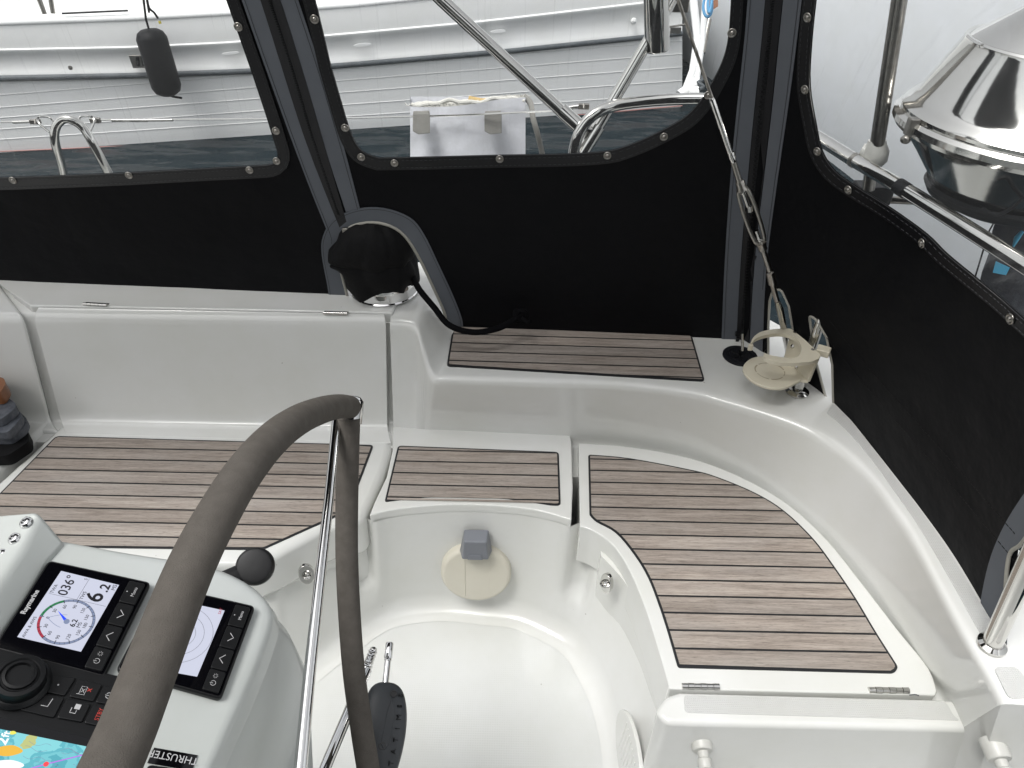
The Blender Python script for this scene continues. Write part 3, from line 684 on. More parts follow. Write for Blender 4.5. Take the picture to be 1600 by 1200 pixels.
# bimini top edge over the port side and the starboard enclosure behind the camera (unseen, added and sized to shade the well and darken the display glass)
bim = thing("bimini_shade", "unseen black canvas bimini strip over the port side, sized to darken the display glass", "bimini", V((-.5, 1.3, 2.1)))
m_ = MB(); rr = []
for k in range(9):
    x = -3.2+k*.45; rr.append([V((x, .90, 2.16)), V((x, 1.1, 2.17)), V((x, 1.35, 2.13)), V((x, 1.5, 2.08)), V((x, 1.5, 2.065)), V((x, 1.35, 2.115)), V((x, 1.1, 2.155)), V((x, .90, 2.145))])
m_.loft(rr); m_.mk("canvas", CANVAS, bim, smooth=60)
m_ = MB(); m_.tube([V((-3.2, .9, 2.15)), V((.4, .9, 2.15))], .0125, 12); m_.mk("frame_tube", STEEL, bim)
bm2 = thing("bimini_shade", "unseen black canvas bimini added over the starboard side to darken the well", "bimini", V((-.5, -1, 2.1)))  # added out of view to cut the sky light reaching the well
m_ = MB(); rr = []
for k in range(9):
    x = -3.2+k*.5; rr.append([V((x, -1.55, 1.95)), V((x, -1.3, 2.08)), V((x, -.8, 2.15)), V((x, -.40, 2.16)), V((x, -.40, 2.145)), V((x, -.8, 2.135)), V((x, -1.3, 2.065)), V((x, -1.55, 1.935))])
m_.loft(rr); m_.mk("canvas", CANVAS, bm2, smooth=60)
m_ = MB(); m_.tube([V((-3.2, -.4, 2.15)), V((.8, -.4, 2.15))], .0125, 12); m_.mk("frame_tube", STEEL, bm2)
stb = thing("canvas_panel", "unseen black canvas panel added on the starboard side to darken the backrest faces", "canvas panel", V((-.5, -1.5, .7)))  # unseen panel added to darken the upright faces opposite
m_ = MB(); m_.prism([(-3.2, -1.62), (1.2, -1.52), (1.2, -1.515), (-3.2, -1.615)], .62, 1.9); m_.mk("canvas", CANVAS, stb, smooth=0)
m_ = MB(); m_.prism([(-3.2, -1.9), (1.2, -1.8), (1.2, -1.38), (-3.2, -1.42)], -.5, .62); m_.mk("starboard_coaming", GEL, boat, bevel=.02)
# ================================================================== WINCH
wb = W(602, 450, .72)+V((0, -.006, 0))
win = thing("winch", "chrome winch under a black cloth cover on the coaming", "winch", wb)
m_ = MB(); m_.lathe([(.0955, 0), (.0965, .003), (.0935, .006), (.0925, .030), (.0935, .033), (.0925, .036), (.0925, .046), (.07, .052), (.065, .12), (.075, .17), (.02, .175)], wb, (0, 0, 1), 48); m_.mk("drum", CHROME, win)
vs = []; fs = []; NA = 72; prf = [(.091, .034), (.094, .05), (.097, .075), (.094, .098), (.090, .104), (.098, .112), (.102, .135), (.101, .165), (.095, .192), (.080, .212), (.05, .222), (0.001, .226)]
for (r, z) in prf:
    for k in range(NA):
        a = 2*math.pi*k/NA; c, s = math.cos(a), math.sin(a)
        q = V((c*2.2, s*2.2, z*14)); rr_ = r*1.08*(1+.10*mnoise.noise(q)+.06*mnoise.noise(q*2.7)+.025*math.sin(a*7+z*70))
        zz = z+.012*mnoise.noise(q*1.4+V((5, 0, 0)))
        if z < .06: zz += -.028*max(0, math.cos(a-R_(250)))**6+.010*math.sin(a*3)-.0*c
        if .08 < z < .14: rr_ *= 1+.28*max(0, math.cos(a-R_(205)))**8
        sx = 1.0-.1*(z/.226); vs.append(wb+V((c*rr_*sx*1.04-.006, s*rr_*sx*.97-.014*min(1, z/.1), zz+.010)))
for i in range(len(prf)-1):
    for k in range(NA): fs.append((i*NA+k, i*NA+(k+1) % NA, (i+1)*NA+(k+1) % NA, (i+1)*NA+k))
cv = mk("cover", vs, fs, CLOTHB, win, smooth=70, solid=.003)
md = cv.modifiers.new("sub", 'SUBSURF'); md.levels = 1; md.render_levels = 1
m_ = MB(); rp = crom([D(645, 432, 2.02), D(655, 452, 1.99), D(678, 480, 1.985), D(702, 508, 1.99), D(738, 519, 1.985), D(775, 514, 2.0), D(800, 502, 2.02), D(812, 492, 2.03)], 8)
m_.tube(rp, .0085, 12)
rope = thing("drawcord", "short black cord hanging from the winch cover onto the teak step, knotted at its end", "rope", W(740, 522, .625))
m_.mk("cord", ROPE, rope)
m_ = MB(); kp = [D(812+12*math.cos(t*.9)*(.6+.4*math.sin(t)), 494+9*math.sin(t*1.3), 2.03+.010*math.cos(t*1.1)) for t in [i*.45 for i in range(26)]]; m_.tube(crom(kp, 3), .0062, 8)
m_.tube([D(815, 497, 2.03), D(826, 505, 2.01), D(829, 500, 2.01)], .006, 8); m_.mk("knot", ROPE, rope)
# ================================================================== BACKSTAY
def stay(name, seq, par, mt, n=12): m_ = MB(); m_.tube([D(*q[:3]) for q in seq], [q[3] for q in seq], n); return m_.mk(name, mt, par)
bst = thing("backstay", "stainless wire backstay with turnbuckle rising in front of the canvas corner", "rigging wire", D(1228, 560, 1.86))
sdp = lambda u, v, t: (u, v, 1.38+(1.80-1.38)*t)
def bp(t): # along the stay
    P = [(1040, -60, 1.30), (1058, 0, 1.35), (1113, 155, 1.44), (1150, 268, 1.52), (1160, 290, 1.54), (1190, 382, 1.61), (1206, 430, 1.66), (1218, 470, 1.73), (1228, 560, 1.88)]
    return P[t]
# wire: twisted strands
m_ = MB(); A = D(*(1015, -130, 1.27)); B = D(1113, 155, 1.44); ax = (B-A); ln = ax.length; ax.normalize(); e = ax.orthogonal().normalized(); e2 = ax.cross(e)
for s in range(7):
    P = [A+ax*(ln*k/160)+(e*math.cos(2*math.pi*(s/7)+k*.42)+e2*math.sin(2*math.pi*(s/7)+k*.42))*.0022 for k in range(161)]; m_.tube(P, .0012, 5, cap=False)
m_.tube([A, B], .0016, 8); m_.mk("wire", STEELD, bst)
stay("swage", [(1112, 153, 1.44, .0045), (1113, 157, 1.442, .0062), (1140, 237, 1.50, .0062), (1143, 245, 1.505, .0045)], bst, STEEL)
stay("toggle", [(1142, 238, 1.50, .007), (1144, 246, 1.505, .008), (1146, 254, 1.51, .005)], bst, STEEL)
stay("threaded_stud", [(1145, 250, 1.51, .006), (1156, 286, 1.535, .0062)], bst, STEELD)
# turnbuckle open body
a = D(1155, 282, 1.535); b = D(1193, 392, 1.62); ax = (b-a).normalized(); side = ax.cross((CC-a).normalized()).normalized(); dep = ax.cross(side)
m_ = MB(); m_.lathe([(.0075, 0), (.0095, .003), (.0095, .014), (.012, .022)], a, ax, 20); L = (b-a).length
m_.lathe([(.012, L-.022), (.0095, L-.014), (.0095, L-.003), (.0065, L)], a, ax, 20)
for s in (-1, 1):
    P = [a+ax*(.014+(L-.028)*k/10)+side*(s*.0125*math.sin(math.pi*min(1, max(0, (k)/10)))**.35 if 0 < k < 10 else side*0*0+side*(s*.004)) if False else a+ax*(.014+(L-.028)*k/10)+side*(s*(.005+.0085*math.sin(math.pi*k/10)**.4)) for k in range(11)]
    m_.tube(P, .0045, 10)
m_.mk("turnbuckle_body", STEELD, bst)
m_ = MB(); m_.tube([b-ax*.01, b-ax*(L*.30)], .0048, 10); m_.mk("lower_screw", STEEL, bst); m_ = MB(); m_.tube([a+ax*.01, a+ax*(L*.36)], .0048, 10); m_.mk("upper_screw", STEEL, bst); m_ = MB(); m_.tube([a+ax*(L*.36)-side*.002, a+ax*(L*.36)+ax*.012], .0065, 6)
m_.tube([a+ax*.02-side*.01, a+ax*.03+side*.008-dep*.006], .0012, 6); m_.tube([b-ax*.02-side*.012, b-ax*.035+side*.004-dep*.006], .0012, 6); m_.mk("cotter_pins", STEEL, bst)
stay("lower_stud", [(1191, 386, 1.615, .006), (1203, 424, 1.65, .006), (1203, 425, 1.65, .0095), (1207, 443, 1.67, .0095), (1207, 444, 1.67, .0062), (1214, 470, 1.70, .0062)], bst, STEELD)
stay("chainplate", [(1214, 470, 1.70, .006), (1218, 482, 1.76, .009), (1226, 520, 1.90, .008), (1234, 560, 2.02, .009)], bst, STEEL)
# ================================================================== HULL OF OWN BOAT PUSHPIT AND RAILS (outside the canvas)
push = thing("pushpit_rail", "bent stainless stern rail outside the clear windows, passing under the grill", "rail", W(1250, 600, .62))
m_ = MB(); m_.tube(crom([D(892, 262, 2.05), D(900, 222, 2.0), D(912, 196, 1.98), D(932, 176, 1.97), D(965, 164, 1.98), D(1010, 158, 1.99), D(1060, 155, 1.99), D(1115, 156, 1.97), D(1180, 170, 1.92), D(1240, 194, 1.84), D(1290, 222, 1.76), D(1335, 250, 1.68), D(1400, 288, 1.58), D(1500, 350, 1.45), D(1600, 414, 1.34), D(1700, 480, 1.24)], 8), .0155, 20); rl = m_.mk("top_rail", STEEL, push)
for q in ((1333, 249, 1.683, 1338, 252, 1.676), (1403, 290, 1.574, 1417, 299, 1.555)):
    m_ = MB(); m_.tube([D(*q[:3]), D(*q[3:])], .0168, 20); m_.mk("collar", STEELD if q[0] < 1350 else RUB, push)
m_ = MB(); m_.lathe([(.030, .0), (.030, .004), (.024, .008), (.016, .012)], W(1245, 612, .621), (0, 0, 1), 28); m_.mk("flange", STEEL, push)
lt_ = S2(1277, 518); lb_ = W(1246, 611, .622); m_ = MB(); m_.tube([lb_, lt_, lt_+(lt_-lb_)*1.1], .0125, 18); m_.mk("leg", STEEL, push)
m_ = MB(); m_.tube([D(1100, 150, 1.98), D(1128, 300, 2.1), D(1150, 420, 2.2)], .0125, 16); m_.mk("leg", STEEL, push)
# foot tube at the right front
foot = thing("stanchion", "thick stainless tube rising from the coaming at the right edge of the photo", "stanchion", W(1549, 1010, .62))
p0 = W(1549, 1008, .622); p1 = D(1612, 868, 1.18); 
m_ = MB(); m_.tube([p0, p1, p1+(p1-p0)*.8], .0165, 24); m_.mk("tube", STEEL, foot)
m_ = MB(); m_.lathe([(.0245, 0), (.0245, .005), (.021, .008), (.0175, .011)], p0, (0, 0, 1), 32); m_.mk("flange", STEEL, foot)
m_ = MB(); m_.lathe([(.008, 0), (.008, .006), (.006, .01), (0, .011)], W(1588, 1033, .60), (.6, 0, .6), 12); m_.mk("screw", STEELD, foot)
# frame tubes outside the middle window
arch = thing("frame_strut", "long stainless strut crossing the middle window from upper left to the rail joint", "tube", D(905, 200, 2.0))
m_ = MB(); m_.tube([D(640, -50, 1.85), D(690, 0, 1.88), D(888, 184, 2.0)], .0165, 20); m_.mk("tube", STEEL, arch)
m_ = MB(); m_.tube([D(877, 172, 1.995), D(903, 196, 2.0)], .0205, 20); m_.tube([D(903, 196, 2.0), D(913, 202, 2.01)], .012, 12); m_.mk("socket", STEEL, arch)
m_ = MB(); m_.tube([D(903, 206, 1.985), D(904, 211, 1.985)], .006, 12); m_.mk("pin", STEELD, arch)
st2 = thing("frame_post", "stainless post slanting up from the rail joint to the top of the middle window", "tube", D(905, 250, 2.04))
m_ = MB(); m_.tube([D(890, 270, 2.06), D(925, 215, 2.03), D(1050, 0, 1.9), D(1082, -60, 1.86)], .0155, 20); m_.mk("tube", STEEL, st2)
m_ = MB(); m_.tube([D(901, 252, 2.045), D(935, 197, 2.015)], [.021, .021], 20); m_.tube([D(925, 204, 2.01), D(904, 197, 2.0)], .009, 10); m_.mk("sleeve", STEEL, st2)
rod = thing("rod_holder", "short thick vertical stainless tube with open lower end at the top of the middle window", "tube", D(1027, 80, 1.9))
m_ = MB(); a = D(1027, 79, 1.95); b = D(1024, -60, 1.82); m_.tube([a, a+(b-a)*.02, b], [.030, .0325, .0325], 32); m_.mk("tube", STEEL, rod)
m_ = MB(); m_.box(D(1061, 5, 1.93), .05, .03, .04); m_.tube([D(1046, 8, 1.93), D(1075, 4, 1.93)], .012, 12); m_.mk("clamp", STEELD, rod, bevel=.004)
# lifeline and gate stanchion
life = thing("lifeline", "thin stainless guard wire with tensioners crossing the left and middle windows", "guard wire", D(300, 188, 2.28))
m_ = MB(); m_.tube([D(-300, 196, 2.3), D(40, 190, 2.28), D(62, 188, 2.28)], .003, 8); m_.tube([D(155, 187, 2.28), D(430, 186, 2.26), D(560, 184, 2.22), D(720, 180, 2.16), D(880, 172, 2.08), D(905, 168, 2.06)], .003, 8); m_.mk("wire", STEEL, life)
for a, b, r in (((20, 191, 2.28), (47, 190, 2.28), .0045), ((175, 188, 2.28), (230, 188, 2.275), .0052), ((230, 188, 2.275), (270, 187.5, 2.27), .004), ((875, 170, 2.07), (905, 166, 2.05), .006)):
    m_ = MB(); m_.tube([D(*a), D(*b)], r, 12); m_.mk("tensioner", STEEL, life)
for c in ((55, 190, 2.28), (149, 188, 2.28), (912, 166, 2.05)):
    m_ = MB(); m_.box(D(*c), .03, .014, .014); m_.tube([D(c[0], c[1]-4, c[2]-.012), D(c[0], c[1]+4, c[2]-.012)], .003, 8); m_.mk("fork", STEELD, life, bevel=.002)
gate = thing("gate_stanchion", "bent stainless hoop standing behind the left window with small wire eyes", "stanchion", D(118, 330, 2.30))
m_ = MB(); m_.tube(crom([D(118, 400, 2.46), D(108, 320, 2.36), D(97, 262, 2.27), D(86, 222, 2.2), D(87, 200, 2.18), D(98, 187, 2.17), D(113, 188, 2.17), D(130, 200, 2.19), D(146, 226, 2.21), D(168, 268, 2.27), D(196, 322, 2.36), D(235, 400, 2.46)], 8), .0125, 18); m_.mk("hoop", STEEL, gate)
for P in ([D(84, 190, 2.2), D(76, 183, 2.2), D(60, 183, 2.22), D(61, 193, 2.22), D(78, 207, 2.2)], [D(124, 186, 2.2), D(127, 182, 2.2), D(143, 182, 2.22), D(147, 190, 2.22), D(141, 205, 2.2)]):
    m_ = MB(); m_.tube(crom(P, 5), .003, 8); m_.mk("wire_eye", STEEL, gate)
# white cover hanging on the wire
pad = thing("horseshoe_cover", "frayed white vinyl cover hung on the guard wire by two grey straps", "cover bag", D(735, 250, 2.26))
def P3(u, v, d): return D(u, v, d)
vs = []; fs = []; nx, nz_ = 20, 12
for side_ in (0, 1):
    for j in range(nz_+1):
        for i in range(nx+1):
            s = i/nx; t = j/nz_; u = 641+s*(180); v = (160-(4*math.sin(s*9)+3*math.sin(s*23)) if side_ == 0 else 151)+(t)*(300-155)
            if side_ == 0: v = 166-10*s+4*math.sin(s*5)+t*140
            dd = 2.22-.02*s-.05*math.sin(math.pi*s)*.6+t*.10 if side_ == 0 else 2.34-.02*s+t*.10
            p = D(u, v, dd); p += V((0, -.006*mnoise.noise(V((s*6, t*5, side_))), 0)); vs.append(p)
M_ = (nx+1)*(nz_+1)
for sd2 in (0, 1):
    for j in range(nz_):
        for i in range(nx): a = sd2*M_+j*(nx+1)+i; fs.append((a, a+1, a+nx+2, a+nx+1))
for j in range(nz_):
    a = j*(nx+1); fs.append((a, a+nx+1, M_+a+nx+1, M_+a)); a += nx; fs.append((a, a+nx+1, M_+a+nx+1, M_+a))
mk("cover", vs, fs, PADW, pad, smooth=50)
m_ = MB()
for k in range(420):
    s = random.random(); u = 642+s*178; v = 166-10*s+4*math.sin(s*5); dd = 2.22-.02*s+random.random()*.11
    P = [D(u, v+2, dd)]; du = random.uniform(-1, 1); 
    for q in range(5): P.append(D(u+du*q*3.5+random.uniform(-2, 2), v-q*random.uniform(.3, 2.4)+random.uniform(-1, 1)+ (q*q*.25), dd))
    m_.tube(P, .0014, 4)
for k in range(3):
    P = [D(643+177*s, 163-9*s+k*1.5+2.5*math.sin(s*14+k*2)+1.5*math.sin(s*33+k), 2.225-.02*s+k*.045) for s in [i/30 for i in range(31)]]; m_.tube(P, .0065, 8)
m_.mk("frayed_edge", FRAY, pad)
m_ = MB(); m_.tube(crom([D(732, 156, 2.24), D(755, 160, 2.24), D(778, 161, 2.23), D(792, 158, 2.24)], 5), .012, 10); m_.mk("yellow_core", FRAYY, pad)
for u in (645, 757):
    m_ = MB(); L = []
    for i in range(9):
        t = i/8; L.append(V((u+1, 180-t*0, 0)))
    P = [D(u, 178, 2.16), D(u+27, 177, 2.16), D(u+27, 208, 2.17), D(u+9, 210, 2.17), D(u, 205, 2.17)]
    m_.slab(P, (CC-P[0]).normalized(), -.006, .004); m_.tube([D(u+1, 179, 2.18), D(u+26, 178, 2.18)], .010, 10); m_.mk("strap", STRAP, pad, bevel=.002)
m_ = MB(); m_.tube(crom([D(818, 150, 2.24), D(829, 162, 2.22), D(833, 185, 2.2), D(840, 210, 2.22), D(848, 245, 2.28), D(852, 280, 2.3)], 6), .009, 10, flat=.5); m_.mk("tail_cord", STRAP, pad)
# vertical pole, tee and grill
pole = thing("antenna_pole", "stainless pole standing on the stern rail left of the grill in a white plastic tee", "pole", D(1368, 240, 1.66))
m_ = MB(); m_.tube([D(1369, 238, 1.66), D(1406, -5, 1.5), D(1416, -70, 1.45)], .0158, 20); m_.mk("tube", STEELD, pole)
m_ = MB(); m_.lathe([(.022, -.02), (.028, -.012), (.029, .010), (.021, .026), (.019, .034)], D(1367, 243, 1.67), D(1405, 0, 1.5)-D(1367, 243, 1.67), 24); m_.tube([D(1345, 236, 1.68), D(1356, 240, 1.675), D(1374, 246, 1.67)], [.018, .021, .014], 16); m_.mk("tee_fitting", WPL, pole)
m_ = MB(); m_.tube([D(1361, 262, 1.72), D(1357, 296, 1.75)], .014, 14); m_.mk("lower_tube", STEELD, pole)
m_ = MB(); m_.box(D(1362, 301, 1.80), .085, .05, .045); m_.mk("clamp_block", RUB, pole, bevel=.004)
grl = thing("kettle_grill", "round polished stainless kettle grill mounted outside the window on the stern rail", "grill", D(1576, 310, 1.50))
gc = D(1614, 190, 1.50); gx = V((0, 0, 1))
Rg = .250
m_ = MB(); m_.lathe([(Rg, .0), (Rg*1.005, .012), (Rg*.97, .022), (Rg*.95, .026), (Rg*.90, .04), (Rg*.715, .140), (Rg*.712, .146), (Rg*.70, .150), (Rg*.685, .150), (Rg*.67, .147), (Rg*.66, .149), (Rg*.28, .222), (Rg*.24, .228), (Rg*.16, .234), (0, .236)], gc, gx, 72)
lidg = m_.mk("lid", STEEL, grl, smooth=24)
m_ = MB(); m_.lathe([(Rg*.30, .220), (Rg*.25, .236), (Rg*.22, .244), (Rg*.1, .248), (0, .249)], gc, gx, 40); m_.mk("vent_cap", CHROME, lidg)
for k in range(6):
    an = k*math.pi/3+.3; m_ = MB(); c = gc+V((math.cos(an)*Rg*.15, math.sin(an)*Rg*.15, .2495)); m_.lathe([(.013, -.002), (.013, .0006), (0, .0006)], c, (0, 0, 1), 16); m_.mk("vent_hole", BLACKG, lidg)
m_ = MB(); m_.lathe([(0, -.175), (Rg*.38, -.172), (Rg*.52, -.160), (Rg*.60, -.135), (Rg*.80, -.075), (Rg*.965, -.03), (Rg*1.02, -.026), (Rg*1.05, -.016), (Rg*1.05, -.004), (Rg*1.02, .003), (Rg*.97, .003)], gc, gx, 72); m_.mk("bowl", STEEL, grl, smooth=24)
m_ = MB(); m_.lathe([(Rg*.40, -.185), (Rg*.58, -.165), (Rg*.625, -.148), (Rg*.61, -.140), (Rg*.55, -.15)], gc, gx, 48); m_.mk("burner_ring", RUB, grl)
a = gc+V((-Rg*1.03, -.03, -.005)); m_ = MB(); m_.box(a, .02, .02, .035); m_.lathe([(.006, 0), (.010, .006), (.010, .012), (0, .018)], a+V((-.006, -.004, -.018)), (-.3, -.6, -.6), 14); m_.mk("latch", STEELD, grl, bevel=.003)
m_ = MB(); m_.tube([D(1385, 312, 1.83), D(1460, 315, 1.75), D(1530, 322, 1.62), D(1580, 330, 1.55)], .0095, 14); m_.mk("mount_arm", STEELD, grl)
m_ = MB(); m_.tube(crom([D(1535, 325, 1.45), D(1548, 334, 1.44), D(1566, 333, 1.44), D(1585, 322, 1.43), D(1600, 308, 1.42), D(1625, 290, 1.42)], 6), .0035, 8); m_.mk("gas_hose", RUB, grl)
# dark bag behind the rail
bag = thing("fabric_bag", "dark navy fabric bag with turquoise patch hanging low behind the stern rail", "bag", D(1600, 430, 1.75))
vs = []; fs = []
for j in range(15):
    for i in range(13):
        u = 1567+i*9-j*4.2+4*math.sin(j*1.2); v = 338+j*15; d = 1.72-.05*math.sin(math.pi*i/12)+j*.02
        p = D(u, v, d); p += V((0, 0, 0))-(p-CC).normalized()*.02*mnoise.noise(V((i*.5, j*.4, 2))); vs.append(p)
for j in range(14):
    for i in range(12): a = j*13+i; fs.append((a, a+1, a+14, a+13))
mk("cloth", vs, fs, NAVY, bag, smooth=60, solid=.06)
m_ = MB(); P = [D(1556, 408, 1.62), D(1578, 418, 1.62), D(1572, 430, 1.62), D(1551, 426, 1.62)]; m_.slab(P, (CC-P[0]).normalized(), 0, .004); m_.mk("patch", TURQ, bag)
m_ = MB(); m_.tube([D(1597, 362, 1.6), D(1589, 372, 1.6), D(1583, 386, 1.6)], [.004, .006, .002], 8); m_.mk("zip_cord", TURQ, bag)
# ================================================================== CUP HOLDER
cup = thing("cup_holder", "beige plastic folding cup holder clamped to the stern rail leg above the black deck cap", "cup holder", D(1240, 580, 1.74))
HZ = .700; nz3 = V((0, 0, 1))
low = cr2([(1252, 594), (1225, 606), (1196, 604), (1172, 592), (1161, 577), (1166, 565), (1182, 557), (1215, 556)], 5)+[(1240, 572), (1264, 596)]
m_ = MB(); m_.prism([(p.x, p.y) for p in wl(low, HZ)], HZ-.008, HZ); lowp = m_.mk("tray", CREAM, cup, bevel=.0025, seg=3)
cc = W(1203, 580, HZ)
STAIN = mat("brown ring stain", (.33, .28, .20), .6, var=(60, .2, (.44, .39, .28)))
m_ = MB(); N = 40; vv = []; 
for k in range(N):
    a = 2*math.pi*k/N; r0, r1 = .0345, .0375+.001*math.sin(a*3)
    vv += [cc+V((r0*math.cos(a), r0*math.sin(a)*.95, .0006)), cc+V((r1*math.cos(a), r1*math.sin(a)*.95, .0006))]
m_.add(vv, [(2*k, 2*k+1, 2*((k+1) % N)+1, 2*((k+1) % N)) for k in range(N) if k % 7]); m_.mk("stain", STAIN, lowp, smooth=0)
RZ = HZ+.075
# top ring: C shape with arms to the back plate
rin = cr2([(1175, 536), (1181, 529), (1198, 523), (1222, 521), (1243, 528), (1252, 541), (1250, 553), (1240, 559), (1222, 558), (1205, 555), (1194, 551)], 5)
rout = cr2([(1196, 547.5), (1194, 551), (1200, 560)], 3)[1:2]+[(1193, 556), (1200, 562), (1220, 567), (1245, 567), (1268, 565), (1280, 560), (1281, 553), (1258, 531), (1237, 514)]+cr2([(1237, 513), (1212, 514), (1190, 518), (1177, 527), (1172, 538)], 4)[1:]
m_ = MB(); ringP = [(p.x, p.y) for p in wl(rin+rout, RZ)]; m_.prism(ringP, RZ-.010, RZ); m_.mk("ring", CREAM, cup, bevel=.0022, seg=3, blim=50)
p = W(1172, 538, RZ); m_ = MB(); m_.box(W(1174, 537, RZ)+V((0, 0, -.011)), .012, .008, .018); m_.mk("ring_tip", CREAM, cup, bevel=.003)
bpA = W(1238, 516, RZ); bpB = W(1281, 556, RZ); bpC = W(1264, 597, HZ-.004); bpD = W(1226, 560, HZ-.004)
bn = (bpB-bpA).cross(bpC-bpB).normalized()
m_ = MB(); m_.slab([bpA, bpB, bpC, bpD], bn, -.004, .004); m_.mk("back_plate", CREAM, cup, bevel=.002)
for q in ((1241, 541), (1247, 573)):
    p = onp(*q, bpA, bn); nn = bn if bn.dot(CC-p) > 0 else -bn; m_ = MB(); m_.lathe([(.006, .004), (.006, .006), (.004, .008), (0, .0085)], p, nn, 16); m_.mk("screw", STEEL, cup)
for q in ((1242, 519), (1270, 546)):
    m_ = MB(); m_.lathe([(.0045, 0), (.0045, .0008), (0, .001)], W(*q, RZ), (0, 0, 1), 14); m_.mk("screw", STEELD, cup)
m_ = MB(); m_.box(W(1281, 553, RZ-.006)+V((.012, .012, 0)), .032, .028, .018, Matrix.Rotation(-.5, 3, 'Z')); m_.mk("clamp", CREAM, cup, bevel=.003)
# deck cap
cap = thing("deck_filler_cap", "round black deck filler cap set in the coaming left of the cup holder", "deck cap", W(1156, 557, .62))
c0 = W(1156, 557, .62)
m_ = MB(); m_.lathe([(.047, 0), (.047, .004), (.044, .0055), (.034, .0055), (.033, .003), (.030, .003), (.029, .005), (.0, .005)], c0, (0, 0, 1), 48); m_.mk("flange", RUB, cap)
m_ = MB()
for k in range(3):
    a = k*math.pi/3+.4; m_.box(c0+V((0, 0, .0055)), .05, .006, .003, Matrix.Rotation(a, 3, 'Z'))
m_.mk("grip", BLACKP, cap, bevel=.001)
m_ = MB(); m_.tube([D(1160, 535, 1.87), D(1160, 548, 1.88)], .0035, 8); m_.tube([D(1160, 521, 1.86), D(1160, 535, 1.87)], .003, 8); m_.mk("tether", STEEL, cap)
# ================================================================== FITTINGS IN THE WELL
wp = W(743, 905, .20)
yw = W(743, 905, .17); fn = V((0, -1, .16)).normalized()
hat = thing("round_hatch", "round cream hatch cover with grey latch low on the footwell wall", "hatch cover", yw)
P0 = W(743, 945, .075); wall0 = V((0, 1.262, .15))
def OW(u, v, off=0): return onp(u, v, V((0, 1.250-off, .15)), fn)
hc = OW(744, 894)
m_ = MB(); m_.lathe([(.095, -.03), (.095, .004), (.0945, .006), (.091, .012), (.087, .014), (.082, .0145), (0, .0145)], hc, fn, 64); dsk = m_.mk("disc", CREAM2, hat)
m_ = MB(); e1 = V((1, 0, 0)); e2 = fn.cross(e1).normalized(); e2 = e2 if e2.z > 0 else -e2
pts = [(-.030, .152), (.034, .152), (.044, .078), (-.044, .078)]
A = [hc+e1*x+e2*z+fn*.003 for x, z in pts]; q = [(-.028, .144), (.030, .144), (.034, .082), (-.034, .082)]; Bq = [hc+e1*x+e2*z+fn*(.045 if z > .1 else .042) for x, z in q]
m_.add(A+Bq, [(0, 1, 2, 3), (4, 7, 6, 5), (0, 4, 5, 1), (1, 5, 6, 2), (2, 6, 7, 3), (3, 7, 4, 0)]); lt = m_.mk("latch", GREYP, hat, bevel=.004)
m_ = MB(); P = [hc+e1*x+e2*z+fn*(.0435) for x, z in ((-.020, .084), (.020, .084), (.016, .100), (-.016, .100))]; m_.slab(P, fn, -.001, .0015); m_.mk("finger_pad", GREYP, lt, bevel=.001)
m_ = MB(); m_.tube([hc+e1*(-.030)+e2*z+fn*.0145 for z in (-.074, -.03, .02, .066)], .0018, 6); m_.mk("mould_line", CREAM2, dsk)
m_ = MB(); m_.tube([hc+e1*.036+e2*z+fn*.0140 for z in (-.070, 0, .064)], .001, 6); m_.mk("mould_line", CREAM2, dsk)
for u, v, z, nn, lb in ((479, 897, .345, V((.42, -.85, .15)), "polished pad eye on the locker front by the wheel spoke"), (948, 911, .335, V((-.86, -.5, .12)), "polished pad eye on the front lip of the helm seat")):
    p = W(u, v, z); nn.normalize(); tng = V((0, 0, 1)).cross(nn).normalized(); upv = nn.cross(tng)
    pe = thing("pad_eye", lb, "pad eye", p)
    PL = [p+tng*(.019*math.cos(t))+upv*(.030*math.sin(t)) for t in [2*math.pi*k/24 for k in range(24)]]
    m_ = MB(); m_.slab(PL, nn, -.006, .004); m_.mk("plate", STEEL, pe, bevel=.002)
    m_ = MB(); m_.tube([p+tng*(.009*math.cos(t))+nn*(.004+.012*math.sin(t)) for t in [math.pi*k/10 for k in range(11)]], .003, 8); m_.mk("loop", STEEL, pe)
    m_ = MB(); m_.lathe([(.007, .004), (.006, .009), (.003, .011), (0, .0115)], p+upv*.002, nn, 14); m_.mk("screw", STEEL, pe)
# vent on the right wall
vt = thing("oval_vent", "white louvred vent plate on the right wall of the footwell", "vent", W(985, 1150, .12))
vn = V((-.97, -.08, .22)).normalized(); t1 = V((.08, -1, 0)).normalized(); t1 = (t1-vn*t1.dot(vn)).normalized(); t2 = vn.cross(t1)
vc = W(984, 1182, .12)+vn*.002
m_ = MB(); m_.slab([vc+t1*(.105*math.cos(t))+t2*(.060*math.sin(t)) for t in [2*math.pi*k/40 for k in range(40)]], vn, -.006, .004); m_.mk("plate", GEL, vt, bevel=.0025)
m_ = MB()
for k in range(9):
    s = -.06+k*.015; m_.tube([vc+t1*s+t2*.035+vn*.0035, vc+t1*(s+.02)-t2*.035+vn*.0035], .0022, 6)
m_.mk("louvres", GEL, vt)
m_ = MB(); m_.lathe([(.004, .006), (.003, .009), (0, .0095)], vc+t1*.085, vn, 10); m_.mk("screw", STEELD, vt)
